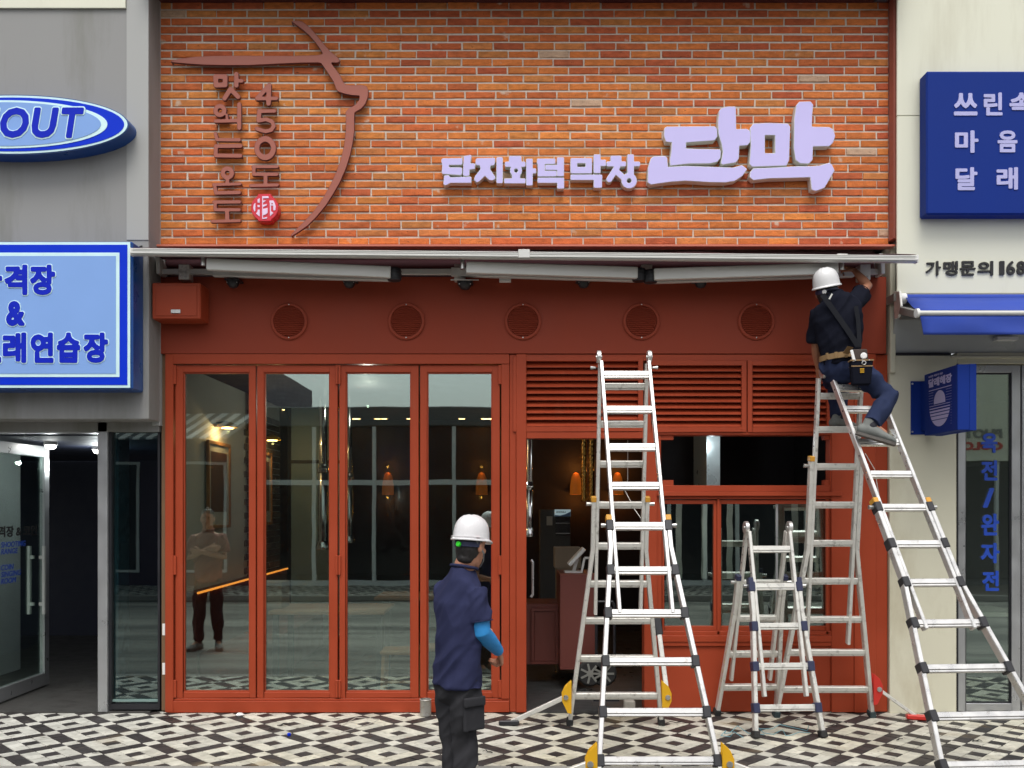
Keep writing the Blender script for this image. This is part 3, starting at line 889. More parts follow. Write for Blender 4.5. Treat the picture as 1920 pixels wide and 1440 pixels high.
for px, pt, lb in ((1095, 862, 'left one of two brass pipes behind the doorway ladder'), (1109, 855, 'right one of two brass pipes behind the doorway ladder')):
    y = 3.2
    t = thing('brass_pipe', lb, 'exhaust pipe', (X(px, y), y, Z(940, y)), group='ribbed brass pipes')
    prof = []
    for k in range(14): prof += [(.03, k * .055), (.036, k * .055 + .02), (.03, k * .055 + .05)]
    MB().lathe((X(px, y), y, Z(940, y)), (0, 0, 1), prof, 12).build('ribbed_tube', mat('brass', (.6, .36, .1), .25, metal=1), t, smooth=True)
    MB().tube([(X(px, y), y, Z(940, y) + .74), (X(px, y), y, CEI - .002)], .02, 8).build('hanger', M['black'], t)
# copper wall lights on the back wall
for px, lb in ((727, 'glowing copper wall light seen through the third door'), (903, 'glowing copper wall light seen through the fourth door'),
               (1080, 'glowing copper wall light seen through the doorway'), (1158, 'small copper wall light behind the doorway ladder')):
    y = 5.22; x = X(px, y); z = Z(905, y)
    t = thing('wall_light', lb, 'lamp', (x, y, z), group='copper wall lights at the back')
    MB().lathe((x, y + .02, z - .17), (0, 0, 1), [(.085, 0), (.082, .12), (.065, .24), (.04, .30), (0, .32)], 18).build('shade', M['copper'], t, smooth=True)
    MB().box(x - .02, x + .02, y + .08, y + .178, z - .06, z - .02).build('bracket', M['black'], t)
    point((x, y - .04, z + .22), 1.3, (1, .36, .06), .03, t)
    point((x, y - .04, z - .22), 1.0, (1, .36, .06), .03, t)
# ceiling downlights
dl = [(720, 792), (708, 793), (768, 808), (866, 795), (916, 801), (912, 810), (921, 811), (908, 818), (670, 812), (665, 821), (417, 760), (527, 768)]
for k, (px, py) in enumerate(dl):
    d = (CEI - .01 - EYE) * FPX / (HOR - py) if HOR - py > 0 else 9
    y = min(d - D, INY - .3)
    if y < .4: y = .4 + .2 * k
    x = (px - 960) * (D + y) / FPX
    t = thing('downlight', 'small round warm downlight in the dark restaurant ceiling', 'ceiling light', (x, y, CEI), group='restaurant ceiling downlights')
    MB().lathe((x, y, CEI - .012), (0, 0, 1), [(.055, .0), (.06, .011)], 14).build('rim', M['white'], t)
    MB().lathe((x, y, CEI - .0145), (0, 0, 1), [(0, 0), (.045, 0), (.045, .002)], 14).build('lens', M['lamp_warm'], t)
for x, y in ((-1.5, 1.8), (1.2, 3.2)): point((x, y, CEI - .2), 8.0 if x < 0 else 1.2, (1, .93, .8), .08)  # bare points added to brighten the room, not set in any downlight
# dining tables, stools, boxes
def table(x, y, label, w=1.1, dp=.7):
    t = thing('dining_table', label, 'table', (x, y, FZ), group='dining tables inside')
    MB().box(x - w / 2, x + w / 2, y - dp / 2, y + dp / 2, .71, .745).build('top', M['wood'], t, bevel=.006)
    for sx in (-1, 1):
        for sy in (-1, 1):
            MB().box(x + sx * (w / 2 - .06) - .025, x + sx * (w / 2 - .06) + .025, y + sy * (dp / 2 - .06) - .025, y + sy * (dp / 2 - .06) + .025, FZ, .709).build('leg', M['black'], t)
table(-1.75, 1.3, 'low wooden dining table behind the second door')
table(-.95, 2.6, 'wooden dining table behind the third door')
def stool(x, y, label):
    t = thing('wooden_stool', label, 'stool', (x, y, FZ), group='wooden stools inside')
    MB().box(x - .17, x + .17, y - .15, y + .15, .42, .455).build('seat', M['wood'], t, bevel=.008)
    for sx in (-1, 1):
        for sy in (-1, 1):
            MB().bar((x + sx * .14, y + sy * .12, .419), (x + sx * .155, y + sy * .135, FZ), .03, .03).build('leg', M['wood'], t)
        MB().bar((x + sx * .148, y - .10, .22), (x + sx * .148, y + .10, .22), .02, .03, (0, 0, 1)).build('stretcher', M['wood'], t)
    MB().bar((x - .13, y - .127, .18), (x + .13, y - .127, .18), .02, .03, (0, 0, 1)).build('stretcher', M['wood'], t)
stool(X(752, .55), .55, 'wooden stool close behind the third door')
stool(X(820, .75), .75, 'wooden stool behind the fourth door beside the standing man')
def carton(x0, x1, y0, y1, z0, z1, label):
    t = thing('carton', label, 'box', ((x0 + x1) / 2, (y0 + y1) / 2, z0), group='cardboard cartons inside')
    MB().box(x0, x1, y0, y1, z0, z1).build('box_body', M['card'], t, bevel=.006)
    MB().box(x0 + .001, x1 - .001, (y0 + y1) / 2 - .025, (y0 + y1) / 2 + .025, z1, z1 + .0012).build('tape', M['paper'], t)
carton(X(490, 1.3), X(536, 1.3), 1.15, 1.45, .7455, 1.0, 'cardboard carton on the table behind the second door')
# counter block seen through the doorway
ct = thing('counter', 'tall red brown service counter inside the doorway', 'counter', (X(1085, .9), 1.1, FZ))
MB().pbox(1050, 1117, 1077, 1256, .85, 1.5).build('body', M['cabinet'], ct, bevel=.004)
cb = thing('cabinet', 'low red brown cabinet with a framed door left of the service counter', 'cabinet', (X(1022, 1.2), 1.4, FZ))
MB().pbox(984, 1047, 1132, 1246, 1.2, 1.7).build('body', M['cabinet'], cb, bevel=.004)
q = MB()
q.pbox(996, 1047, 1140, 1146, 1.175, 1.198); q.pbox(996, 1047, 1240, 1246, 1.175, 1.198)
q.pbox(996, 1002, 1146, 1240, 1.175, 1.198); q.pbox(1041, 1047, 1146, 1240, 1.175, 1.198)
q.build('door_frame', M['cabinet'], cb, bevel=.004)
MB().pbox(1003, 1040, 1147, 1239, 1.185, 1.198).build('door_panel', M['cabinet'], cb)
carton(X(1040, 1.7), X(1090, 1.7), 1.72, 2.0, Z(1066, 1.7), Z(1027, 1.7), 'grey cardboard carton behind the till')
carton(X(1044, 1.7), X(1086, 1.7), 1.72, 2.0, FZ, Z(1066, 1.7) - .002, 'brown carton below the grey one behind the till')
pos = thing('till_screen', 'white tilted till screen on top of the service counter', 'monitor', (X(1080, 1.1), 1.1, Z(1077, .85)))
a, b = W(1066, 1059, 1.05), W(1095, 1028, 1.05)
MB().bar(a, b, .20, .035, (0, 1, 0)).build('screen', M['white'], pos, bevel=.006)
MB().bar((a + b) / 2 + Vector((.01, .02, -.02)), W(1074, 1076, 1.1), .03, .03).build('stand', M['white'], pos)
MB().box(X(1074, 1.1) - .08, X(1074, 1.1) + .08, 1.02, 1.18, Z(1077, .85) + .001, Z(1077, .85) + .016).build('base', M['white'], pos)
rd = thing('card_reader', 'white frame shaped stand beside the till screen', 'stand', (X(1098, 1.0), 1.0, Z(1077, .85)))
q = MB(); a, b, c, d4 = W(1090, 1074, 1.0), W(1096, 1046, 1.0), W(1106, 1046, 1.0), W(1104, 1074, 1.0)
for p0, p1 in ((a, b), (b, c), (c, d4)): q.bar(p0, p1, .016, .02, (0, 1, 0))
q.build('frame', M['white'], rd)
# drinks fridge
fy = 4.9
fr = thing('drinks_fridge', 'pale drinks fridge with a blue wave header at the back of the restaurant', 'fridge', (X(1040, fy), fy + .2, FZ))
MB().box(X(1012, fy), X(1070, fy), fy + .03, fy + .45, FZ, Z(955, fy)).build('case', M['oppwall'], fr, bevel=.01)
MB().box(X(1040, fy), X(1070, fy), fy - .004, fy + .028, Z(968, fy), Z(955, fy) - .002).build('header', M['cool'], fr)
MB().box(X(1042, fy), X(1069, fy), fy + .004, fy + .026, Z(1003, fy), Z(969, fy)).build('glass_door', M['oppglass'], fr)
for py in (981, 1000):
    MB().box(X(1042, fy), X(1069, fy), fy - .002, fy + .003, Z(py + .7, fy), Z(py - .7, fy)).build('shelf_edge', M['silver'], fr)
q = MB(); pts = [(1040.2, 968), (1040.2, 965.5), (1050, 966.5), (1060, 964), (1069.8, 959), (1069.8, 968)]
q.prism([(X(a, fy), Z(b, fy)) for a, b in pts], fy - .007, fy - .0045).build('blue_wave', M['bluelight'], fr)
text('header_lettering', 'UNIONILA', M['ink'], fr, X(1043, fy), X(1061, fy), Z(961.5, fy), Z(958.5, fy), fy - .0075, fy - .0045)
MB().box(X(1025, fy), X(1036, fy), fy + .026, fy + .029, Z(985, fy), Z(968, fy)).build('notice', M['paper'], fr)
# folded hand truck behind the doorway ladder
ht = thing('hand_truck', 'dark hand truck with two grey wheels standing just inside the doorway', 'hand truck', (X(1130, .6), .6, FZ))
for px in (1118, 1152):
    MB().tube([W(px, 1262, .62), W(px, 1135, .62)], .014, 8).build('upright', M['black'], ht)
MB().tube([W(1118, 1136, .62), W(1122, 1128, .62), W(1148, 1128, .62), W(1152, 1136, .62)], .014, 8).build('handle', M['black'], ht)
for py in (1160, 1200, 1240):
    MB().bar(W(1118, py, .62), W(1152, py, .62), .02, .012).build('crossbar', M['black'], ht)
for px in (1106, 1132):
    w = MB(); c = W(px, 1262, .52)
    w.lathe(c - Vector((0, .03, 0)), (0, 1, 0), [(.03, 0), (.10, 0), (.115, .012), (.115, .048), (.10, .06), (.03, .06)], 20)
    wo = w.build('wheel', M['rubber'], ht, smooth=True)
    hb = MB()
    for k in range(7):
        q = 2 * math.pi * k / 7
        hb.bar(c + Vector((math.cos(q) * .02, -.032, math.sin(q) * .02)), c + Vector((math.cos(q) * .09, -.032, math.sin(q) * .09)), .018, .006, (-math.sin(q), 0, math.cos(q)))
    hb.lathe(c - Vector((0, .038, 0)), (0, 1, 0), [(0, 0), (.03, 0), (.03, .02)], 12)
    hb.build('hub', M['pipe_grey'], wo)
MB().box(X(1112, .45), X(1160, .45), .40, .70, FZ, .035).build('toe_plate', M['black'], ht)
# open entrance door, swung in and seen on its edge
od = thing('entrance_door', 'rust red entrance door standing open inward, seen on its edge', 'door', (X(979), .13, FZ))
q = MB(); xa, xb = X(975.5), X(990)
for ya, yb, z0, z1 in ((.14, .22, FZ, Z(824)), (.96, 1.04, FZ, Z(824)), (.22, .96, FZ, .12), (.22, .96, Z(824) - .1, Z(824))): q.box(xa, xb - .012, ya, yb, z0, z1)
q.build('frame', M['red'], od, bevel=.003)
MB().box((xa + xb) / 2 - .010, (xa + xb) / 2 - .002, .22, .96, .12, Z(824) - .1).build('pane', M['glass'], od)
MB().box(X(979), X(984.5), .128, .139, FZ, Z(825)).build('edge_strip', M['silver'], od)
MB().tube([(xb + .03, .24, .95), (xb + .045, .24, .97), (xb + .045, .24, 1.25), (xb + .03, .24, 1.27)], .012, 8).build('handle', M['silver'], od)
# kitchen behind the hatch
ks = thing('kitchen_hood', 'lit pale steel kitchen panel behind the upper hatch', 'kitchen panel', (X(1340, 1.2), 1.2, 0))
MB().pbox(1325, 1350, 770, 915, 1.0, 1.03).build('edge', M['kitchen'], ks)
MB().box(X(1348, 1.0), X(1350, 1.0), 1.031, 2.2, Z(915, 1.0), Z(770, 1.0)).build('side_sheet', M['kitchen'], ks)
point((X(1334, .8), .78, Z(832, .8)), 2.5, (.85, .95, 1), .05, ks)
kd = thing('kitchen_partition', 'dark partition wall inside behind the kitchen hatch', 'partition', (X(1400, 2.3), 2.3, 0))
MB().box(X(1225, 2.3), XR - .07, 2.3, 2.36, FZ, CEI - .002).build('panel', M['darkwall'], kd)
# pale strips added behind the lower hatch, imitating white mullions reflected in its panes
for k, (px, w, lb) in enumerate(((1273, 11, 'leftmost'), (1320, 10, 'second from the left'), (1368, 11, 'middle one, right of the sash rail'), (1490, 12, 'fourth, right of the small ladder top'), (1532, 8, 'rightmost, behind the corner ladder'))):
    y = .45
    t = thing('reflection_strip', 'pale added strip imitating a reflected mullion, ' + lb, 'reflection strip', (X(px, y), y, Z(935, y)), group='pale strips behind the lower hatch')
    s = MB(); n = 8; vs = []; fs = []
    for i in range(n + 1):
        z = Z(940, y) + (Z(1085, y) - Z(940, y)) * i / n; dx = rnd.uniform(-.006, .006)
        for yy in (y, y + .004):
            vs += [(X(px - w / 2, y) + dx, yy, z), (X(px + w / 2, y) + dx, yy, z)]
    for i in range(n):
        b = 4 * i
        fs += [(b, b + 1, b + 5, b + 4), (b + 3, b + 2, b + 6, b + 7), (b, b + 4, b + 6, b + 2), (b + 1, b + 3, b + 7, b + 5)]
    s.add(vs, fs).build('strip', M['paper'], t)
    MB().box(X(px - w / 2 - 1, y), X(px + w / 2 + 1, y), y - .004, y + .008, Z(940, y), Z(936, y)).build('clip', M['black'], t)  # dark cap on the added strip, no real clip

# ------------------------------------------------------------------ left grey building
GB = thing('grey_building', 'grey rendered building with blue signs at the left edge', 'building', (-4.6, 0, 0))
gy = -.25; gx1 = X(279, gy); gz = Z(786, gy)
g = MB(); g.box(-9, gx1, gy, .4, gz, 7.2); g.build('upper_wall', M['grey'], GB, bevel=.006)
MB().box(gx1 + .001, XL - .035, -.02, .4, gz - .03, 7.2).build('return_strip', M['grey2'], GB)
MB().box(X(238, gy), gx1 - .001, gy - .006, gy - .0015, Z(450, gy), 7.2).build('edge_band', M['grey2'], GB)
MB().box(-9, X(237, gy), gy - .02, gy - .001, Z(17, gy), 7.2).build('cornice_panel', M['creampanel'], GB)
MB().box(-9, X(300, 0) - .01, .0, .4, gz - .08, gz - .001).build('lintel', M['grey'], GB)
MB().box(X(0, .02) - .05, X(183, .02), .02, .14, Z(812, .02), Z(796, .02)).build('door_header', M['silver'], GB, bevel=.003)
MB().pbox(183, 201, 788, 1336, .0, .14, yp=0).build('door_jamb', M['silver'], GB, bevel=.003)
sp = MB(); sp.pbox(201, 206, 796, 1336, .03, .12, yp=0); sp.pbox(206, 297, 1322, 1332, .03, .12, yp=0); sp.pbox(293, 297, 796, 1322, .03, .12, yp=0); sp.pbox(206, 293, 796, 800, .03, .12, yp=0)
spo = sp.build('side_window_frame', M['black'], GB)
MB().pbox(206, 293, 800, 1322, .07, .078, yp=0).build('pane', M['darkglass'], spo)
MB().pbox(206, 214, 800, 1318, .085, .30, yp=0).build('glass_edge', M['greenedge'], spo)
MB().pbox(206, 296, 1314, 1318, .05, .068, yp=0).build('glass_rail', M['greenedge'], spo)
gi = MB()
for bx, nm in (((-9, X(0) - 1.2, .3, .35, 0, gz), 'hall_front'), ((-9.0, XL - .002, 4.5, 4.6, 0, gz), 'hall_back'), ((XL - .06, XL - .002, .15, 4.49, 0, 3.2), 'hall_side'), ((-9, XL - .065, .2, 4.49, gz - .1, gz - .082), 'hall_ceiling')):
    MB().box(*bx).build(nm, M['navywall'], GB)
MB().box(-5.3, -5.2, .36, 2.0, .013, gz - .101).build('added_partition', M['white2'], GB)  # added pale panel, put here to lighten the view through the door pane
MB().box(-9, XL - .065, .0, 4.5, -.05, .013).build('hall_floor', mat('hall_floor', (.05, .048, .045), .5, var=.2), GB)
MB().box(X(0, 0) - 3, -4.50, .0, .12, 0, gz - .09).build('front_wall', M['grey'], GB) if False else None
# glass door swung inward
gd = thing('glass_door', 'open glass door in a silver frame with blue lettering at the left edge', 'door', (-4.47, .12, .013))
dx0, dx1, dya, dyb, dz0, dz1 = -4.495, -4.445, .16, 1.12, .03, Z(838, 1.08)
q = MB(); q.box(dx0, dx1, dyb - .085, dyb, dz0, dz1); q.box(dx0, dx1, dya, dya + .085, dz0, dz1)
q.box(dx0, dx1, dya + .085, dyb - .085, dz1 - .10, dz1); q.box(dx0, dx1, dya + .085, dyb - .085, dz0, dz0 + .12)
q.build('frame', M['silver'], gd, bevel=.003)
MB().box(-4.475, -4.467, dya + .085, dyb - .085, dz0 + .12, dz1 - .10).build('pane', M['doorglass'], gd)
for sx in (-.07, .07):
    h0 = MB(); xx = -4.47 + sx
    h0.box(xx - .012, xx + .012, dyb - .20, dyb - .17, .72, 1.36)
    h0.box(min(xx, -4.47 + .026 * (1 if sx > 0 else -1)), max(xx, -4.47 + .026 * (1 if sx > 0 else -1)), dyb - .195, dyb - .175, .80, .83)
    h0.box(min(xx, -4.47 + .026 * (1 if sx > 0 else -1)), max(xx, -4.47 + .026 * (1 if sx > 0 else -1)), dyb - .195, dyb - .175, 1.24, 1.27)
    h0.build('pull_handle', M['awnalu'], gd)
def side_text(name, body, m, parent, xplane, y0, y1, z0, z1, **kw):
    """lettering on a pane that stands square to the street, read from the street side"""
    o = text(name, body, m, None, 0, y1 - y0, z0, z1, -.001, .001, **kw)
    o.rotation_euler = (0, 0, R(90)); o.parent = parent
    o.location = Vector((xplane, y0, 0)) - ORI[parent.name]
    return o
side_text('lettering', '사격장 & 코인', M['ink'], gd, -4.463, .16, .93, 1.46, 1.56, offset=.03)
side_text('lettering', 'SHOOTING', M['bluevinyl'], gd, -4.463, .33, .73, 1.37, 1.42, shear=.15, offset=.02)
side_text('lettering', 'RANGE', M['bluevinyl'], gd, -4.463, .33, .60, 1.31, 1.36, shear=.15, offset=.02)
side_text('lettering', 'COIN', M['bluevinyl'], gd, -4.463, .33, .53, 1.17, 1.22, shear=.15, offset=.02)
side_text('lettering', 'SINGING', M['bluevinyl'], gd, -4.463, .33, .65, 1.11, 1.16, shear=.15, offset=.02)
side_text('lettering', 'ROOM', M['bluevinyl'], gd, -4.463, .33, .57, 1.05, 1.10, shear=.15, offset=.02)
for (px, py, y), lb in (((95, 806, .9), 'bright round ceiling lamp above the open glass door'), ((184, 825, 1.6), 'bright round ceiling lamp deeper in the dark hall by the post')):
    x, z = X(px, y), gz - .1
    t = thing('hall_lamp', lb, 'ceiling light', (x, y, z), group='lamps in the dark hall')
    MB().lathe((x, y, z), (0, 0, -1), [(.06, .0), (.06, .03), (.05, .035)], 16).build('ring', M['white'], t, smooth=True)
    MB().lathe((x, y, z - .032), (0, 0, -1), [(.048, .0), (.045, .02), (.03, .034), (0, .04)], 16).build('globe', M['lamp_white'], t, smooth=True)
    point((x, y, z - .2), 1.5 if y < 1.2 else 9, (.92, 1, 1), .015, t)

# ------------------------------------------------------------------ right cream building
CB = thing('cream_building', 'cream rendered building with a blue wall sign and blue awning at the right edge', 'building', (5.0, 0, 0))
cy = -.12; cx0 = X(1680, cy)
MB().box(XR + .05, 9, cy + .004, .3, 3.50, 7.2).build('upper_wall', M['pipe_grey'], CB)
cp = MB(); cp.box(cx0, 9, cy - .02, cy, Z(550, cy - .02), Z(217, cy - .02) - .002); cp.box(cx0, 9, cy - .02, cy, Z(217, cy - .02) + .002, 7.2)
cp.build('upper_panel', M['creampanel'], CB, bevel=.004)
MB().box(cx0 - .03, 9, cy - .03, cy + .3, Z(566, cy), Z(551, cy)).build('panel_trim', M['pipe_grey'], CB, bevel=.004)
MB().box(XR + .004, XR + .048, -.03, .2, Z(700), Z(462)).build('old_strip', M['cream'], CB, bevel=.004)
# sloping grey soffit under the awning
xs, zt, zb2 = X(1672), Z(575, -.10), Z(661)
MB().add([(xs, -.10, zt), (9, -.10, zt), (9, .02, zb2), (xs, .02, zb2), (xs, .05, zt + .02), (9, .05, zt + .02), (9, .12, zb2 + .01), (xs, .12, zb2 + .01)],
         [(0, 1, 2, 3), (7, 6, 5, 4), (0, 4, 5, 1), (1, 5, 6, 2), (2, 6, 7, 3), (3, 7, 4, 0)]).build('soffit', M['soffit'], CB)
MB().box(X(1668), X(1783), -.004, .02, Z(666), Z(661.5)).build('black_line', M['black'], CB)
lw = MB(); lw.box(X(1668), X(1795), .0, .3, 0, Z(666.5)); lw.box(X(1795), 9, .0, .3, Z(682), Z(661))
lw.build('lower_wall', M['cream'], CB, bevel=.003)
MB().pbox(1783, 2400, 667, 672, -.015, -.001, yp=0).build('moulding', M['cream'], CB, bevel=.003)
for k, (l, r) in enumerate(((1797, 1916), (1919, 2040))):
    q = MB(); frame_box(q, l, r, 684, 1334, 0, .02, .08, ws=(16, 16, 14, 14))
    dd = q.build('glass_door_leaf', M['silver'], CB, bevel=.003)
    MB().pbox(l + 16, r - 16, 698, 1320, .045, .053, yp=0).build('pane', M['doorglass'], dd)
    q = MB(); frame_box(q, l + 16.01, r - 16.01, 698.01, 1319.99, 2.5, .036, .062); q.build('gasket', M['black'], dd)
    if k == 0:
        for ch, pa, pb, pl, pr in (('육', 812, 849, 1840, 1870), ('전', 863, 901, 1840, 1870), ('/', 915, 952, 1843, 1864), ('완', 963, 1004, 1840, 1873), ('자', 1018, 1056, 1839, 1874), ('전', 1070, 1108, 1842, 1873)):
            text('door_lettering', ch, M['bluevinyl'], dd, X(pl, .04), X(pr, .04), Z(pb, .04), Z(pa, .04), .037, .0442, offset=.036)
MB().pbox(1793, 1797, 682, 1336, .0, .1, yp=0).build('door_gap', M['black'], CB)
ci = MB(); ci.box(3.3, 9, 3.0, 3.1, 0, 3.0); ci.box(X(1795) - .3, X(1795) - .25, .3, 3, 0, 3.0); ci.box(3.4, 9, .31, 3, 2.96, 3.0)
ci.build('room_wall', mat('room_wall', (.16, .155, .14), .7), CB)
MB().box(3.4, 9, .1, 3.0, -.05, .012).build('room_floor', M['darkfloor'], CB)
tt = thing('shop_table', 'pale table inside behind the glass door of the cream building', 'table', (4.3, 1.2, .012))
MB().box(3.9, 4.8, .9, 1.5, .70, .74).build('top', M['creampanel'], tt)
MB().box(4.3, 4.38, 1.15, 1.23, .03, .70).build('pedestal', M['black'], tt)
MB().lathe((4.34, 1.19, .0125), (0, 0, 1), [(.22, 0), (.22, .015), (.03, .02)], 16).build('foot', M['black'], tt)
# ------------------------------------------------------------------ signs
def poly_of(pts, ox, oy, s): return [(ox + a / s, oy + b / s) for a, b in pts]
# the outline of an ox head in brown metal
cs = thing('ox_head_sign', 'thin brown metal outline of an ox head in profile on the brick wall', 'sign', (X(560), -.06, Z(240)))
ox = [(735,118),(770,113),(800,120),(840,150),(880,195),(920,245),(960,290),(996,318),(1012,335),(1010,348),(1000,353),(960,352),(990,390),(1017,428),(1030,460),(1045,475),
      (1080,479),(1130,476),(1160,482),(1172,505),(1170,545),(1155,585),(1130,613),(1095,632),(1093,660),(1093,740),(1085,800),(1070,870),(1045,950),(1015,1020),(975,1090),
      (930,1160),(880,1220),(830,1270),(780,1305),(740,1330),(733,1322),(765,1290),(820,1235),(870,1180),(915,1115),(955,1045),(990,970),(1015,900),(1035,820),(1044,740),
      (1045,680),(1043,630),(1060,610),(1100,588),(1120,560),(1122,538),(1080,536),(1040,528),(1000,515),(990,500),(975,460),(950,420),(920,375),(905,355),(890,352),(800,353),
      (700,357),(600,362),(500,367),(350,367),(250,365),(150,358),(80,352),(57,348),(62,340),(110,328),(200,318),(300,313),(450,312),(600,313),(750,313),(880,310),(915,303),
      (900,275),(875,240),(840,200),(800,165),(760,135),(738,122)]
YS = -.062
conv = lambda q: (X(300 + q[0] / 3, YS), Z(q[1] / 3, YS))
stroke_letter('outline', [M['brown'], M['brownside']], cs, [('P', ox)], [], conv, YS, YS + .028, h=3.5, tol=.5)
for a, b in ((740, 120), (1000, 335), (1000, 505), (1092, 760), (1020, 1005), (738, 1322), (62, 345), (500, 350), (1165, 500)):
    x, z = conv((a, b)); MB().tube([(x, YS + .029, z), (x, .008, z)], .006, 6).build('peg', M['brownside'], cs)

vs = thing('vertical_letter_sign', 'two upright columns of brown metal Korean letters on the brick beneath the ox head', 'sign', (X(455), -.06, Z(280)))
conv = lambda q: (X(380 + q[0] / 4.5, YS), Z(120 + q[1] / 4.5, YS))
C, L, B, P, E_ = 'C', 'L', 'B', 'P', 'E'
VL = [
 ([(L, [(108,106),(190,106),(188,176),(112,178),(108,106)], 44), (L, [(283,85),(283,180)], 42), (L, [(283,140),(330,142)], 34), (L, [(236,208),(184,290)], 42), (L, [(236,212),(298,276)], 42)], []),
 ([(C, 145,393,37,40), (L, [(203,430),(205,470)], 24), (L, [(108,482),(300,477)], 32), (L, [(308,340),(308,540)], 38)], []),
 ([(L, [(107,585),(120,638),(308,640)], 31), (L, [(320,690),(112,692),(108,772),(318,774)], 36)], []),
 ([(C, 208,920,38,40), (L, [(208,960),(208,1010)], 34), (L, [(92,1018),(315,1012)], 28), (L, [(103,1045),(112,1088),(308,1084)], 34)], []),
 ([(L, [(95,1165),(310,1163)], 32), (L, [(105,1165),(105,1230),(308,1230)], 30), (L, [(205,1240),(207,1320)], 38), (L, [(78,1328),(310,1322)], 28)], []),
 ([(L, [(562,178),(462,288)], 40), (L, [(456,292),(622,290)], 34), (L, [(560,180),(555,333)], 42)], []),
 ([(L, [(480,398),(605,396)], 34), (L, [(478,396),(470,470)], 40), (L, [(470,478),(535,466),(585,486),(600,524),(578,556),(532,568),(485,556),(455,545)], 36)], []),
 ([(E_, 527,710,70,78,46)], []),
 ([(L, [(425,866),(628,866)], 30), (L, [(432,868),(430,930),(625,930)], 32), (L, [(530,940),(530,1010)], 36), (L, [(405,1026),(630,1020)], 30)], []),
]
for k, (pc, ho) in enumerate(VL):
    stroke_letter('letter', [M['brown'], M['brownside']], vs, pc, ho, conv, YS - .001 * (k % 2), YS + .028, h=3.2, tol=.5)
    pts = [p for q in pc if q[0] == 'L' for p in (q[1][0], q[1][-1])] or [(pc[0][1], pc[0][2] - 70), (pc[0][1], pc[0][2] + 70)]
    for p in pts[:4]:
        x, z = conv(p); MB().tube([(x, YS + .029, z), (x + .004, .008, z)], .005, 6).build('peg', M['brownside'], vs)

# round red seal
se = thing('seal_sign', 'round red seal with a white character at the foot of the right letter column', 'sign', (X(497), -.08, Z(392)))
yq = -.105
conv = lambda q: (X(460 + q[0] / 18, yq), Z(350 + q[1] / 18, yq))
gx, gy_, F = sdf_grid([(C, 648, 710, 230, 460), (B, 420, 240, 870, 1160, 20)], [], 10)
lp = [simplify(l, 1.2) for l in contours(gx, gy_, F)]
solid_letter('seal_body', [M['sealred'], M['sealred']], se, lp, conv, yq, -.008, bevel=.004)
SG = [[(P, [(415,430),(490,390),(490,545),(415,545)])], [(B, 415, 625, 492, 695, 8)], [(P, [(425,775),(490,775),(490,1020),(360,910),(410,850)])],
      [(P, [(345,540),(340,820),(305,845),(270,720),(285,610)])],
      [(P, [(570,325),(780,325),(800,390),(600,395),(600,465),(715,470),(600,545),(600,620),(740,580),(720,640),(600,690),(600,755),(755,720),(755,890),(700,940),(600,970),(600,1055),(755,1020),(720,1085),(570,1095)])],
      [(P, [(810,490),(830,470),(945,468),(990,540),(1030,660),(1020,790),(980,810),(945,800),(945,640),(870,640),(870,830),(955,890),(835,1005),(830,560)])]]
for k, pc in enumerate(SG):
    ho = [(C, 905, 580, 12, 30)] if k == 5 else []
    stroke_letter('stroke', M['pinkwhite'], se, pc, ho, conv, yq - .004, yq - .0006, h=8, tol=1.0, bevel=.001)

# white lavender channel letters
ys = -.075
ws = thing('small_letter_sign', 'small lavender white channel letters left of the two huge ones on the brick', 'sign', (X(1012), -.07, Z(325)))
conv = lambda q: (X(800 + q[0] / 4, ys), Z(160 + q[1] / 4, ys))
SM = [
 ([(P, [(108,560),(118,546),(262,544),(270,552),(268,592),(260,598),(168,598),(168,614),(258,614),(268,622),(266,664),(256,674),(120,666),(112,655),(116,600)])], []),
 ([(P, [(278,530),(328,521),(338,528),(328,585),(360,585),(366,595),(362,628),(322,634),(322,672),(314,681),(280,681),(271,672),(274,600)])], []),
 ([(P, [(130,677),(163,673),(180,690),(330,684),(337,690),(335,734),(176,734),(150,750),(132,751),(124,742)])], []),
 ([(P, [(368,552),(380,545),(508,543),(516,550),(512,590),(505,600),(480,603),(476,628),(515,685),(515,700),(498,714),(470,712),(436,680),(396,720),(375,730),(355,708),(360,682),(402,630),(398,602),(370,598),(364,585)])], []),
 ([(B, 522,538,572,736,12)], []),
 ([(B, 616,530,712,576,10), (B, 586,572,742,614,10), (C, 670,640,30,32), (B, 638,672,702,706,6), (B, 580,698,742,738,8)], []),
 ([(B, 745,549,796,752,8), (B, 790,622,822,662,8)], []),
 ([(B, 826,549,966,592,8), (B, 832,560,888,684,6), (B, 832,640,976,685,8)], []),
 ([(B, 976,540,1031,684,8), (B, 888,597,985,637,8)], []),
 ([(B, 831,691,1032,733,8), (B, 978,700,1032,776,8)], []),
 ([(B, 1078,545,1241,662,10)], [(B, 1130,586,1191,611,3)]),
 ([(B, 1251,518,1305,661,8), (B, 1298,558,1345,608,8)], []),
 ([(B, 1078,668,1318,711,10), (B, 1252,680,1316,770,10)], []),
 ([(B, 1378,527,1462,574,10), (B, 1348,570,1496,610,10), (L, [(1430,612),(1370,705)], 46), (L, [(1425,648),(1484,700)], 46)], []),
 ([(B, 1504,518,1555,690,8), (B, 1548,572,1602,610,12), (C, 1518,716,38,42)], []),
]
for k, (pc, ho) in enumerate(SM):
    stroke_letter('letter', [M['lav'], M['lavside']], ws, pc, ho, conv, ys - .002 * (k % 3), -.008, h=2.6, tol=.4)
bs = thing('large_letter_sign', 'two huge lavender white channel letters at the right of the brick wall', 'sign', (X(1390), -.07, Z(275)))
yl = -.085
conv = lambda q: (X(1180 + q[0] / 4, yl), Z(160 + q[1] / 4, yl))
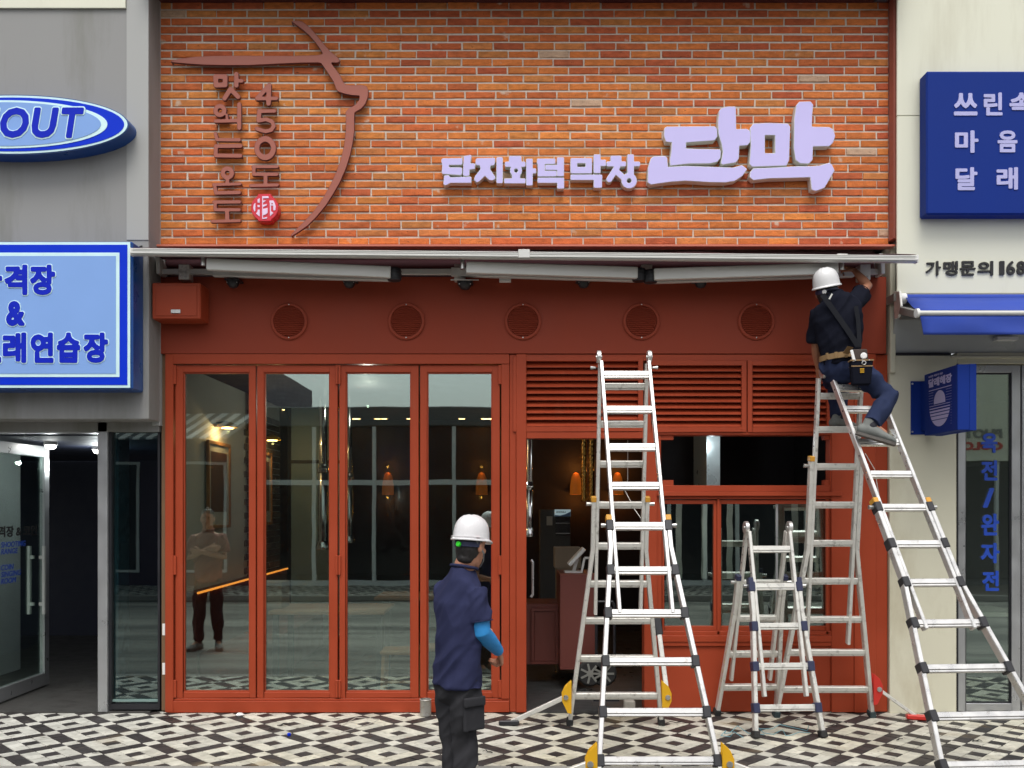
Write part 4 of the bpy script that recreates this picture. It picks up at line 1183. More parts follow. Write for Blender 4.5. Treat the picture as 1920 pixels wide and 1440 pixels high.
LG = [
 ([(262,320),(280,308),(640,305),(660,325),(662,385),(640,414),(500,424),(427,430),(427,472),(500,475),(680,478),(688,495),(685,545),(660,575),(600,588),(450,588),(305,604),(302,560),(312,500),(318,428),(272,424),(258,375)], None),
 ([(672,190),(690,170),(740,158),(795,157),(800,170),(802,328),(880,325),(905,340),(912,380),(905,430),(885,452),(825,455),(822,550),(800,580),(700,597),(685,588),(700,500),(690,440),(668,370),(662,280)], None),
 ([(160,548),(185,532),(270,530),(285,545),(290,612),(420,604),(600,610),(780,617),(845,598),(868,615),(885,630),(850,680),(790,720),(720,731),(600,729),(420,718),(300,727),(160,747),(135,730),(138,620)], None),
 ([(905,320),(930,285),(1050,280),(1190,285),(1208,310),(1200,560),(1180,603),(920,612),(900,590),(910,450)], [(1018,375),(1092,375),(1092,508),(1018,508)]),
 ([(1250,150),(1275,122),(1360,120),(1380,145),(1372,230),(1370,310),(1500,312),(1530,330),(1545,380),(1530,430),(1500,458),(1378,460),(1375,560),(1345,590),(1280,588),(1245,560),(1232,480),(1235,250)], None),
 ([(905,650),(930,622),(1050,618),(1250,607),(1380,606),(1430,601),(1500,580),(1520,595),(1540,640),(1510,690),(1465,770),(1400,795),(1365,785),(1355,692),(1200,697),(1050,700),(930,714),(900,690)], None),
]
for k, (pl, ho) in enumerate(LG):
    stroke_letter('letter', [M['lav'], M['lavside']], bs, [(P, pl)], [(P, ho)] if ho else [], conv, yl - .002 * (k % 3), -.008, h=3.5, tol=.6, bevel=.004)

# oval blue light box on the grey wall
oy = gy - .16
oe = thing('oval_sign', 'oval blue light box with slanted blue capital letters on the grey wall', 'sign', (X(25, oy), gy - .1, Z(233, oy)))
def oval(cx, cy, rx, ry, n=72): return [(cx + rx * math.cos(2 * math.pi * k / n), cy + ry * math.sin(2 * math.pi * k / n)) for k in range(n)]
ecx, ecz = X(22, oy), Z(233.5, oy); ppm = FPX / (D + oy)
def oval_slab(name, m, rx, ry, y0, y1, cx=None):
    n = 80; pts = oval(ecx if cx is None else cx, ecz, rx / ppm, ry / ppm, n)
    return MB().prism(pts, y0, y1).build(name, m, oe)
oval_slab('case', M['bluecase'], 219, 56.5, oy + .006, gy - .001)
for nm, m, rx, ry, y0, cx in (('rim', 'paleink', 217, 54.5, 0, 22), ('blue_band', 'bluedeep', 211, 50.5, .003, 22), ('inner_rim', 'paleink', 192, 45, .006, 10), ('face', 'bluelight', 180, 41, .009, 10)):
    oval_slab(nm, M[nm and m], rx, ry, oy - y0, oy - y0 + .0028, X(cx, oy))
word = 'SHOUT'
lx = [(-112, -62), (-60, 0), (2, 56), (61, 112), (117, 159)]
for ch, (a, b) in zip(word, lx):
    zt_, zb_ = Z(203, oy), Z(260, oy)
    text('letter_outline', ch, M['paleink'], oe, X(a - 2.5, oy), X(b + 2.5, oy), Z(262.5, oy), Z(200.5, oy), oy - .0122, oy - .0092, offset=.065, shear=.18)
    text('letter', ch, M['blueink'], oe, X(a, oy), X(b, oy), zb_, zt_, oy - .0155, oy - .0125, offset=.04, shear=.18)

# rectangular blue light box below it
ry_ = gy - .22
rs = thing('light_box_sign', 'rectangular light blue Korean light box with a deep blue border on the grey wall', 'sign', (X(30, ry_), gy - .1, Z(592, ry_)))
L0 = 60 - 247
MB().box(X(L0 - 2, ry_), X(248, ry_), ry_ + .008, gy - .001, Z(730, ry_), Z(452, ry_)).build('case', M['bluecase'], rs, bevel=.012)
def rect(name, m, l, r, t, b, dy): return MB().box(X(l, ry_), X(r, ry_), ry_ - dy, ry_ - dy + .0028, Z(b, ry_), Z(t, ry_)).build(name, M[m], rs)
rect('outer_rim', 'paleink', L0, 244, 454, 727, 0)
rect('blue_border', 'bluedeep', L0 + 5, 239, 459, 722, .003)
rect('inner_rim', 'paleink', L0 + 19, 224.5, 474, 707, .006)
rect('face', 'bluelight', L0 + 25, 218, 480.5, 701, .009)
def sign_line(chars, py0, py1, parent):
    for ch, a, b in chars:
        text('letter_outline', ch, M['paleink'], parent, X(a - 1.7, ry_), X(b + 1.7, ry_), Z(py1 + 1.7, ry_), Z(py0 - 1.7, ry_), ry_ - .0122, ry_ - .0092, offset=.075)
        text('letter', ch, M['blueink'], parent, X(a, ry_), X(b, ry_), Z(py1, ry_), Z(py0, ry_), ry_ - .0155, ry_ - .0125, offset=.050)
sign_line([('사', -43, 6), ('격', 10, 53), ('장', 58, 105)], 497, 554, rs)
sign_line([('&', 13, 48)], 565, 612, rs)
sign_line([('노', -42, 4), ('래', 7, 51), ('연', 59, 102), ('습', 108, 152), ('장', 158, 204)], 624, 681, rs)

# blue wall sign on the cream building
wy = cy - .15
wb = thing('blue_wall_sign', 'square deep blue sign with three lines of lilac Korean letters on the cream wall', 'sign', (X(1900, wy), cy - .1, Z(268, wy)))
MB().box(X(1737, wy), X(2090, wy), wy, cy - .021, Z(402, wy), Z(133, wy)).build('panel', M['blue'], wb, bevel=.012)
for ch, a, b, t_, bt in (('쓰', 1788, 1832, 175, 217), ('린', 1844, 1879, 174, 217), ('속', 1892, 1937, 174, 217), ('마', 1790, 1834, 245, 287), ('음', 1870, 1907, 245, 286), ('을', 1942, 1979, 245, 286),
                        ('달', 1791, 1832, 314, 357), ('래', 1868, 1908, 314, 356), ('다', 1942, 1984, 314, 356)):
    text('letter', ch, M['lilac'], wb, X(a, wy), X(b, wy), Z(bt, wy), Z(t_, wy), wy - .006, wy - .0005, offset=.034)
# black letters on the cream panel
fy_ = cy - .02
fs_ = thing('phone_lettering', 'row of black raised Korean letters and digits on the cream panel above the blue awning', 'sign', (X(1830, fy_), fy_, Z(504, fy_)))
for ch, a, b in (('가', 1735, 1763), ('맹', 1768, 1795), ('문', 1799, 1828), ('의', 1832, 1861)):
    text('letter', ch, M['ink'], fs_, X(a, fy_), X(b, fy_), Z(517, fy_), Z(490, fy_), fy_ - .014, fy_ - .001, offset=.026)
for k, (ch, a, b) in enumerate((('1', 1873, 1882), ('6', 1886, 1902), ('8', 1905, 1921), ('8', 1924, 1940))):
    text('digit', ch, M['ink'], fs_, X(a, fy_), X(b, fy_), Z(516, fy_), Z(490, fy_), fy_ - .014, fy_ - .001, offset=.026)

# projecting blue blade sign: face looks to the left
ya, yb_ = -.66, -.10
hx = X(1733, yb_)
hs = thing('blade_sign', 'projecting blue box sign with a pale bowl and sun emblem beside the glass door', 'sign', (hx + .1, -.3, Z(760, -.3)))
zt_, zb_ = Z(703, yb_), Z(817, yb_)
hx1 = X(1830, ya) - .0
MB().box(hx, hx1, ya, yb_, zb_, zt_).build('box', M['blue'], hs, bevel=.004)
MB().box(hx1 - .05, hx1 + .002, ya - .004, yb_, zb_ - .003, zt_ + .003).build('rear_rim', M['blue'], hs, bevel=.002)
MB().box(hx - .07, hx + .1, -.012, -.002, Z(815, 0), Z(715, 0)).build('wall_plate', M['blue'], hs)
MB().box(hx + .01, hx + .09, yb_ + .001, -.013, zb_ + .05, zt_ - .05).build('neck', M['blue'], hs)
for a in (-.06, ): 
    for z in (Z(720), Z(810)): MB().lathe((hx + a, -.0125, z), (0, -1, 0), [(.008, 0), (.008, .005), (0, .006)], 8).build('bolt', M['bolt'], hs)
fh = zt_ - zb_; fw = yb_ - ya
def blade(name, pts, m, dx=.0012):
    """outline in face fractions: u from the wall outwards, v downwards"""
    q = [(yb_ - u * fw, zt_ - v * fh) for u, v in pts]
    return MB().prism(q, hx - dx, hx - .0002, axis='x').build(name, m, hs)
def arc(cx, cy_, rx, ry, a0, a1, n=14): return [(cx + rx * math.cos(R(a0 + (a1 - a0) * k / n)), cy_ + ry * math.sin(R(a0 + (a1 - a0) * k / n))) for k in range(n + 1)]
blade('rule', [(.15, .285), (.83, .285), (.83, .297), (.15, .297)], M['lilac'])
blade('sun', arc(.48, .49, .17, .17, 180, 360) + [(.65, .525), (.31, .525)], M['lilac'])
for k, (v0, v1) in enumerate(((.545, .553), (.585, .60), (.625, .655), (.672, .708), (.722, .772), (.785, .88))):
    def hw(v): return .31 * math.sqrt(max(0, 1 - ((v - .56) / .33) ** 2)) if v > .56 else .31
    if k == 5: pts = [(.48 - hw(v0), v0)] + arc(.48, .56, .31, .33, 180 - math.degrees(math.asin((v0 - .56) / .33)), math.degrees(math.asin((v0 - .56) / .33))) 
    else: pts = [(.48 - hw(v0), v0), (.48 + hw(v0), v0), (.48 + hw(v1), v1), (.48 - hw(v1), v1)]
    blade('bowl_stripe', pts, M['lilac'])
for k in range(14):
    v = .33 + k * .042
    w0 = .19 if v < .54 else .33
    for a, b in ((.15, .48 - w0), (.48 + w0, .83)):
        if b - a > .01: blade('fine_line', [(a, v), (b, v), (b, v + .003), (a, v + .003)], M['lilac'])
def blade_text(body, u0, u1, v0, v1, m, off=.05):
    o = text('lettering', body, m, None, 0, (u1 - u0) * fw, zt_ - v1 * fh, zt_ - v0 * fh, -.0006, .0006, offset=off)
    o.rotation_euler = (0, 0, R(-90)); o.parent = hs
    o.location = Vector((hx - .001, yb_ - u0 * fw, 0)) - ORI[hs.name]
blade_text('달래해장', .14, .84, .10, .24, M['lilac'])
blade_text('속편한 해장국 전문', .14, .58, .045, .08, M['lilac'], .02)

# ------------------------------------------------------------------ retractable awning
by = -.52
aw = thing('retractable_awning', 'folded retractable awning with a long grey aluminium front bar over the red front', 'awning', (0, -.3, Z(490, -.3)))
bl, br = W(247, 473, by), W(1718, 486.5, by)
MB().bar(bl, br, .055, .052, (0, 1, 0)).build('front_bar', M['awnalu'], aw, bevel=.006)
MB().bar(bl + Vector((0, -.031, -.010)), br + Vector((0, -.031, -.008)), .006, .014, (0, 1, 0)).build('bar_rib', M['awnalu'], aw, bevel=.002)
for dz in (-.020, .005, .018): MB().bar(bl + Vector((.02, -.0282, dz)), br + Vector((-.02, -.0282, dz)), .002, .0035, (0, 1, 0)).build('groove_shade_strip', M['pipe_grey'], aw)  # raised grey strips, their dark tone painting the shade of grooves
for p in (bl, br): MB().bar(p - Vector((.006, 0, 0)), p + Vector((.006, 0, 0)), .062, .060, (0, 1, 0)).build('end_cap', M['white'], aw, bevel=.004)
vs_, fs_q = [], []
n = 40
x0f, x1f = X(295, -.06), X(1690, by)
for i in range(n + 1):
    t = i / n
    p = bl.lerp(br, t) + Vector((0, .006, .036 + .009 * math.sin(t * 37) * math.sin(t * 11)))
    q = Vector((X(300, -.06) + (X(1650, -.06) - X(300, -.06)) * t, -.05, Z(486, -.05)))
    m_ = p.lerp(q, .5) + Vector((0, 0, .012 + .008 * math.sin(t * 23)))
    for v in (p, m_, q): vs_.append(v)
    for v in (p, m_, q): vs_.append(v - Vector((0, 0, .003)))
for i in range(n):
    b = 6 * i; c = b + 6
    for k in (0, 1):
        fs_q.append((b + k, b + k + 1, c + k + 1, c + k)); fs_q.append((b + 3 + k, c + 3 + k, c + 4 + k, b + 4 + k))
    fs_q.append((b, c, c + 3, b + 3)); fs_q.append((b + 2, b + 5, c + 5, c + 2))
fs_q += [(0, 3, 4, 1), (1, 4, 5, 2), (6 * n, 6 * n + 1, 6 * n + 4, 6 * n + 3), (6 * n + 1, 6 * n + 2, 6 * n + 5, 6 * n + 4)]
MB().add(vs_, fs_q).build('fabric', M['maroonfabric'], aw, smooth=True)
MB().tube([(X(310, .02), .07, Z(490, .02)), (X(1640, .02), .07, Z(490, .02))], .042, 16).build('fabric_roll', M['maroonfabric'], aw, smooth=True)
ty = -.07
MB().bar((X(300, ty), ty, Z(510, ty)), (X(1645, ty), ty, Z(510, ty)), .04, .045, (0, 1, 0)).build('torsion_bar', M['awnalu'], aw, bevel=.003)
for px in (347, 862, 1212, 1620):
    q = MB(); q.box(X(px - 10, ty), X(px + 10, ty), -.10, -.001, Z(526, ty), Z(497, ty)); q.build('wall_bracket', M['alu2'], aw, bevel=.004)
    MB().lathe((X(px + 4, ty), -.101, Z(521, ty)), (0, -1, 0), [(.010, 0), (.010, .008), (0, .01)], 8).build('bolt', M['bolt'], aw)
for px in (298, 1645):
    MB().prism([(X(px - 3, ty), Z(480, ty)), (X(px + 5, ty), Z(480, ty)), (X(px + 8, ty), Z(498, ty)), (X(px + 8, ty), Z(517, ty)), (X(px + 1, ty), Z(517, ty)), (X(px, ty), Z(498, ty))], -.14, -.01).build('end_plate', M['awnalu'], aw, bevel=.003)
MB().pbox(936, 958, 518, 527, -.06, -.001, yp=-.06).build('small_box', M['white'], aw, bevel=.003)
cl = bl.lerp(br, .5)
MB().bar(cl + Vector((-.045, -.034, .008)), cl + Vector((.045, -.034, .008)), .012, .066, (0, 1, 0)).build('joint_clip', M['awnalu'], aw, bevel=.003)
def arm(a_out, a_in, shoulder):
    """front lower arm from the bar to the elbow; back arm from the elbow to the shoulder, partly behind"""
    MB().bar(a_out, a_in, .05, .092, (0, 1, 0)).build('forearm', M['awnalu'], aw, bevel=.006)
    MB().bar(a_in + Vector((0, .10, -.012)), shoulder, .05, .07, (0, 1, 0)).build('upper_arm', M['awnalu'], aw, bevel=.006)
    q = MB(); s = 1 if a_in.x > a_out.x else -1
    c = a_in + Vector((.02 * s, .05, -.004))
    q.lathe(c - Vector((0, 0, .05)), (0, 0, 1), [(.05, 0), (.055, .01), (.055, .09), (.05, .10)], 14)
    for z in (-.025, 0, .025): q.lathe(c + Vector((0, 0, z - .004)), (0, 0, 1), [(.06, 0), (.06, .008)], 14)
    q.build('elbow', M['black'], aw, smooth=True)
    MB().tube([a_out + Vector((-.03 * s, 0, .10)), a_out + Vector((-.03 * s, 0, -.01))], .018, 10).build('bar_joint', M['bolt'], aw)
    MB().box(a_out.x - .03 * s - .04, a_out.x - .03 * s + .04, a_out.y - .02, a_out.y + .05, a_out.z + .095, a_out.z + .115).build('joint_plate', M['alu2'], aw)
fy1, fy2 = -.42, -.34
arm(W(388, 496, fy1), W(733, 511, fy2), W(400, 511, -.12))
arm(W(874, 502, fy1), W(1195, 512, fy2), W(846, 510, -.12))
arm(W(1571, 504, fy1), W(1226, 515, fy2), W(1600, 512, -.12))
for px, lb in ((437, 'first from the left'), (655, 'second from the left'), (872, 'third from the left, under a flat plate'), (1094, 'fourth from the left'), (1314, 'fifth from the left, nearest the worker')):
    t = thing('dome_light', 'black dome fitting under the awning, ' + lb, 'dome light', (X(px, -.1), -.1, Z(522, -.1)), group='black domes under the awning')
    z = Z(527 if px != 872 else 530, -.1); r = .05 if px != 872 else .056
    MB().lathe((X(px, -.1), -.1, z), (0, 0, -1), [(0, 0), (r, 0), (r, .012), (r * .92, .03), (r * .6, .052), (0, .062)], 20).build('dome', M['black'], t, smooth=True)
    MB().box(X(px, -.1) - r - .008, X(px, -.1) + r + .008, -.15, -.001, z + .001, z + .012).build('mount', M['black'], t)
    if px == 872: MB().box(X(846, -.1), X(898, -.1), -.17, -.152, z + .004, z + .010).build('plate', M['alu2'], t)
    for s in (-1, 1): MB().lathe((X(px, -.1) + s * r * .8, -.13, z - .018), (0, -1, 0), [(.005, 0), (.005, .004)], 6).build('screw', M['bolt'], t)
# round vents
vp = None
for k, (px, lb) in enumerate(((542.5, 'leftmost, above the second door'), (762, 'second from left, above the third and fourth doors'), (980.5, 'middle one, above the door post'),
                              (1202.5, 'fourth from left, above the doorway ladder'), (1417.5, 'rightmost, nearest the worker'))):
    label = 'round red vent in the fascia, ' + lb
    loc = (X(px), -.001, Z(603))
    if vp is None:
        vp = thing('round_vent', label, 'vent', loc, group='round vents in the red fascia')
        c = Vector(loc)
        MB().lathe(c, (0, -1, 0), [(.155, -.0), (.155, .012), (.148, .018), (.132, .018), (.128, .012), (.128, .0)], 40).build('rim', M['fascia'], vp, smooth=True)
        MB().lathe(c + Vector((0, -.002, 0)), (0, -1, 0), [(.128, 0), (.128, .001), (0, .001)], 32).build('back', M['fascia'], vp)
        for i in range(15):
            zz = -.115 + i * .0165; hw_ = math.sqrt(.125 ** 2 - zz ** 2)
            s = MB(); s.add([(c.x - hw_, c.y - .004, c.z + zz + .008), (c.x + hw_, c.y - .004, c.z + zz + .008), (c.x + hw_, c.y - .016, c.z + zz - .002), (c.x - hw_, c.y - .016, c.z + zz - .002),
                             (c.x - hw_, c.y - .0035, c.z + zz - .004), (c.x + hw_, c.y - .0035, c.z + zz - .004)], [(0, 3, 2, 1), (3, 4, 5, 2), (0, 4, 3), (1, 2, 5)])
            s.build('louvre', M['fascia'], vp)
        for s in (-1, 1): MB().lathe(c + Vector((0, -.0185, s * .138)), (0, -1, 0), [(.006, 0), (.005, .004), (0, .005)], 8).build('screw', M['bolt'], vp)
    else:
        v = copy_tree(vp); v.location = loc; v['label'] = label
# cables on the building edges
t = tag(MB().tube([W(293, -2, -.03), W(290, 40, -.03), W(294, 120, -.03), W(291, 250, -.03), W(292, 400, -.03), W(288, 455, -.06), W(270, 460, -.2), W(262, 463, -.3)], .006, 6).build('cable', M['cable'], smooth=True),
        'thin black cable running down the joint between grey wall and brick', 'cable')
t = tag(MB().tube([W(1622, 850, -.02), W(1640, 880, -.02), W(1648, 930, -.02), W(1643, 975, -.03)], .004, 6).build('cable', M['whitecable'], smooth=True), 'thin loose cable on the red pilaster behind the right ladder', 'cable')
t = tag(MB().tube([W(1177, 825, .3), W(1177, 900, .28), W(1172, 920, .25), W(1190, 955, .05), W(1206, 978, -.02)], .0035, 6).build('cable', M['whitecable'], smooth=True), 'thin white cable hanging in the doorway behind the ladder rungs', 'cable')

# ------------------------------------------------------------------ blue awning of the cream building
ba = thing('blue_awning', 'blue cloth awning with a grey front tube and hanging valance on the cream building', 'awning', (X(1800, -.5), -.4, Z(590, -.4)))
yf, yr = -.80, -.16
lf, lr = X(1724, yf), X(1697, yr)
zf, zr = Z(587, yf), Z(560, yr)
vs_ = []; fs_q = []; n = 30; xe = 8.0
for i in range(n + 1):
    t = i / n
    for k in range(5):
        s = k / 4
        x = (lf + (lr - lf) * s) + (xe - lf) * t
        vs_.append((x, yf + (yr - yf) * s, zf + .02 + (zr - zf) * s - .03 * math.sin(math.pi * s) + .004 * math.sin(t * 19 + s * 3)))
for i in range(n):
    for k in range(4): a = i * 5 + k; fs_q.append((a, a + 1, a + 6, a + 5))
o = MB().add(vs_, fs_q).build('canopy', M['bluefabric'], ba, smooth=True); sd = o.modifiers.new('thick', 'SOLIDIFY'); sd.thickness = .003
vs_ = []; fs_q = []; n = 60
zb_v = Z(628, yf)
for i in range(n + 1):
    t = i / n
    for k in range(7):
        s = k / 6
        fold = .016 * math.exp(-((t * 12) - .6 - s) ** 2 * 3) * s + .007 * math.sin(t * 30 + s * 2) * s
        x = lf + .004 + (xe - lf) * t + (.022 * s if i == 0 else 0)
        vs_.append((x, yf - .004 - fold, zf - .02 - (zf - .02 - zb_v) * s))
for i in range(n):
    for k in range(6): a = i * 7 + k; fs_q.append((a, a + 1, a + 8, a + 7))
o = MB().add(vs_, fs_q).build('valance', M['bluefabric'], ba, smooth=True); sd = o.modifiers.new('thick', 'SOLIDIFY'); sd.thickness = .003
MB().tube([(lf - .006, yf, zf), (xe, yf, zf)], .019, 14).build('front_tube', M['awnalu'], ba, smooth=True)
MB().lathe((lf - .03, yf, zf), (1, 0, 0), [(.0, 0), (.034, .002), (.034, .022), (.0, .024)], 18).build('tube_cap', M['white'], ba, smooth=True)
MB().tube([(lr - .02, yr, zr), (xe, yr, zr)], .035, 14).build('roller', M['bluefabric'], ba, smooth=True)
MB().lathe((lr - .05, yr, zr), (1, 0, 0), [(.0, 0), (.045, .001), (.045, .05), (.035, .055)], 18).build('roller_end', M['white'], ba, smooth=True)
MB().prism([(yr + .05, zr + .07), (yr - .06, zr + .05), (yr - .09, zr - .08), (yr - .04, zr - .16), (yr + .03, zr - .16)], lr - .075, lr - .055, axis='x').build('side_bracket', M['alu2'], ba, bevel=.004)
MB().bar((lr - .04, yr - .02, zr - .10), (lf + .02, yf + .03, zf - .005), .05, .06, (1, 0, 0)).build('folding_arm', M['pipe_grey'], ba, bevel=.006)
MB().bar((lr - .03, yr + .02, zr - .14), (xe, yr + .02, zr - .14), .035, .05, (0, 1, 0)).build('torsion_bar', M['pipe_grey'], ba)
MB().tube([(lr - .0, yr - .1, zr - .12), (lr + .03, yr - .14, zr - .17), (lr + .10, yr - .14, zr - .165), (lr + .11, yr - .1, zr - .11)], .006, 6).build('spring_cable', M['black'], ba)
t = thing('soffit_light', 'flat pale square lamp on the grey soffit below the blue awning', 'ceiling light', (X(1885, -.05), -.05, Z(632, -.05)))
MB().box(X(1866, -.06), X(1905, -.06), -.10, -.03, Z(636, -.06) - .012, Z(633, -.06)).build('cover', M['white'], t)

# ------------------------------------------------------------------ ladders
def ladder_leg(root, hm, fm, axh, axf, w0, wf, tc, tb, ti, rungs, clampcol, brk, lock, side_sign, foot='rubber', outm='alu', rungm=None, lockbar=True):
    """one leg: inner rails straight from the hinge to ti, outer rails from the clamp tc, bent at tb, splayed to the foot"""
    hm, fm, axh, axf = Vector(hm), Vector(fm), Vector(axh).normalized(), Vector(axf).normalized()
    ctr = lambda t: hm.lerp(fm, t)
    ax = lambda t: axh.lerp(axf, t).normalized()
    down = (fm - hm).normalized()
    nrm = down.cross(axh).normalized()
    inner = lambda t, s: ctr(t) + ax(t) * (s * (w0 / 2 - .012))
    def outer(t, s):
        hw = w0 / 2 + .017 if t < tb else (w0 / 2 + .017) + (wf / 2 - w0 / 2 - .016) * (t - tb) / (1 - tb)
        return ctr(t) + ax(t) * (s * hw)
    for s in (-1, 1):
        MB().bar(inner(.012, s), inner(ti, s), .025, .056, axh).build('inner_rail', M[outm], root, bevel=.004)
        q = MB(); q.bar(outer(tc, s), outer(tb, s), .030, .064, axh)
        q.bar(outer(tb - .004, s), outer(1 - .012, s), .0303, .0643, axf)
        q.build('outer_rail', M[outm], root, bevel=.004)
        g0 = MB(); k_ = nrm * (side_sign * .0322)
        g0.bar(outer(tc, s) + k_, outer(tb, s) + k_, .006, .0022, axh); g0.bar(outer(tb, s) + k_, outer(.97, s) + k_, .006, .0022, axf); g0.build('rail_rib', M['alu2'], root)
        ft = outer(1, s); fd = (outer(1, s) - outer(.96, s)).normalized()
        MB().bar(ft - fd * .055, ft - fd * .002, .050, .082, axf).build('rubber_foot', M[foot], root, bevel=.006)
        MB().bar(outer(tc, s) - down * .03, outer(tc, s) + down * .012, .038, .071, axh).build('clamp', M[clampcol], root, bevel=.004)
        if lockbar:
            t = rungs[[i for i, r in enumerate(rungs) if r > tc - .005][0]]
            p = outer(t, s); MB().tube([p - ax(t) * (s * .0), p + ax(t) * (s * .055)], [.013, .016], 10).build('lock_knob', M['bolt'], root, smooth=True)
        for k in range(5):
            t = .05 + k * (tc - .05) / 5
            p = inner(t, s) + axh * (s * .0128); MB().lathe(p, axh * s, [(.007, 0), (.007, .002), (0, .0022)], 8).build('rail_hole', M['black'], root)
    for t in rungs:
        out = t > tc - .005
        P = outer if out else inner
        a, b = P(t, -1), P(t, 1)
        m_ = rungm or outm
        q = MB(); e = ax(t) * (.0125)
        q.bar(a + e, b - e, .044, .036, nrm)
        q.bar(a + e + down * .026, b - e + down * .026, .030, .016, nrm)
        q.build('rung', M[m_], root, bevel=.003)
        if out and brk:
            for s, p in ((-1, a), (1, b)):
                q = MB(); q.bar(p - down * .03 - ax(t) * (s * .004), p + down * .045 - ax(t) * (s * .004), .050, .076, ax(t)); q.build('rung_bracket', M[brk], root, bevel=.005)
                MB().lathe(p + nrm * (side_sign * .0385) - ax(t) * (s * .004), nrm * side_sign, [(.009, 0), (.009, .004), (0, .006)], 10).build('bolt', M['bolt'], root)
    return inner, outer
def hinge(root, p, ax, r=.048):
    ax = Vector(ax).normalized(); p = Vector(p)
    q = MB(); q.lathe(p - ax * .016, ax, [(r * .9, 0), (r, .004), (r, .028), (r * .9, .032)], 22)
    q.build('hinge_disc', M['alu'], root, smooth=True)
    q = MB(); q.lathe(p - ax * .022, ax, [(.012, 0), (.014, .044), (0, .046)], 10); q.build('hinge_bolt', M['bolt'], root, smooth=True)

def fill(ts, lo=0): return ts
# big ladder in front of the doorway
lA = thing('doorway_ladder', 'tall aluminium step ladder standing open in front of the doorway with yellow stabiliser brackets', 'ladder', (.84, -.9, 0))
hA = Vector((.833, -.85, Z(672, -.85)))
fA, rA = Vector((.925, -2.0, -.10)), Vector((.82, -.40, 0))
pyA = lambda f, base, py: None
def t_from_py(h, f, py):
    lo, hi = 0, 1
    for _ in range(40):
        m_ = (lo + hi) / 2; p = h.lerp(f, m_)
        q = HOR - (p.z - EYE) * FPX / (D + p.y)
        if q < py: lo = m_
        else: hi = m_
    return lo
ra = [t_from_py(hA, fA, p) for p in (703, 768, 838, 910, 985, 1068, 1148, 1238, 1333, 1424)]
AX = Vector((1, 0, 0))
_, oA = ladder_leg(lA, hA + Vector((0, -.03, 0)), fA, AX, AX, .375, .80, t_from_py(hA, fA, 975), t_from_py(hA, fA, 1030), t_from_py(hA, fA, 1150), ra, 'orange', 'black', True, -1)
rr = [t_from_py(hA, rA, p) for p in (722, 793, 868, 945, 1022, 1093, 1162, 1233, 1303)]
_, oAr = ladder_leg(lA, hA + Vector((0, .03, 0)), rA, AX, AX, .375, .73, t_from_py(hA, rA, 938), t_from_py(hA, rA, 1035), t_from_py(hA, rA, 1152), rr, 'orange', None, True, 1, outm='alu2')
for s in (-1, 1):
    hinge(lA, hA + AX * (s * .1875) + Vector((0, 0, .01)), AX)
    MB().tube([hA + AX * (s * .21) + Vector((0, 0, -.07)), hA + AX * (s * .25) + Vector((0, 0, -.07))], [.008, .014], 10).build('hinge_knob', M['bolt'], lA)
def stab(root, p, tip, bracket_m, ax_s, footm='black', w=.03):
    """a stabiliser: plate bolted to the rail and a strut to the ground"""
    p, tip = Vector(p), Vector(tip)
    x, y, z = p
    pts = [(x, z + .13), (x + ax_s * .05, z + .085), (x + ax_s * .075, z + .03), (x + ax_s * .075, z - .03), (x + ax_s * .03, z - .125), (x, z - .13)]
    MB().prism(pts, y - .035, y - .028).build('stabiliser_plate', M[bracket_m], root, bevel=.002)
    MB().prism(pts, y + .008, y + .015).build('stabiliser_plate', M[bracket_m], root, bevel=.002)
    b = p + Vector((ax_s * .045, -.011, 0))
    MB().lathe(b + Vector((0, -.026, 0)), (0, -1, 0), [(.02, 0), (.02, .008), (.0, .012)], 14).build('stabiliser_bolt', M['bolt'], root)
    d = (tip - b).normalized()
    MB().bar(b, tip - d * .02, w, w * 1.2, (0, 1, 0)).build('stabiliser_strut', M['alu2'], root, bevel=.003)
    fdir = Vector((d.x, d.y, 0)).normalized() if abs(d.z) < .9 else d
    MB().bar(tip - fdir * .12 + Vector((0, 0, .028 if d.z < 0 else 0)), tip + fdir * .04 + Vector((0, 0, .022 if d.z < 0 else 0)), .06, .04, (0, 1, 0) if abs(fdir.x) > .5 else (1, 0, 0)).build('stabiliser_foot', M[footm], root, bevel=.008)
tb_ = t_from_py(hA, rA, 1305)
stab(lA, oAr(tb_, -1) + Vector((-.016, -.02, 0)), Vector((X(945, -.42), -.42, .0)), 'yellow', -1)
stab(lA, oAr(tb_, 1) + Vector((.016, -.02, 0)), Vector((oAr(tb_, 1).x + .01, -.30, oAr(tb_, 1).z + .58)), 'yellow', 1)
tb_ = t_from_py(hA, fA, 1428)
stab(lA, oA(tb_, -1) + Vector((-.016, -.02, 0)), Vector((oA(tb_, -1).x - .75, -2.05, -.10)), 'yellow', -1)
stab(lA, oA(tb_, 1) + Vector((.016, -.02, 0)), Vector((oA(tb_, 1).x + .75, -2.05, -.10)), 'yellow', 1)

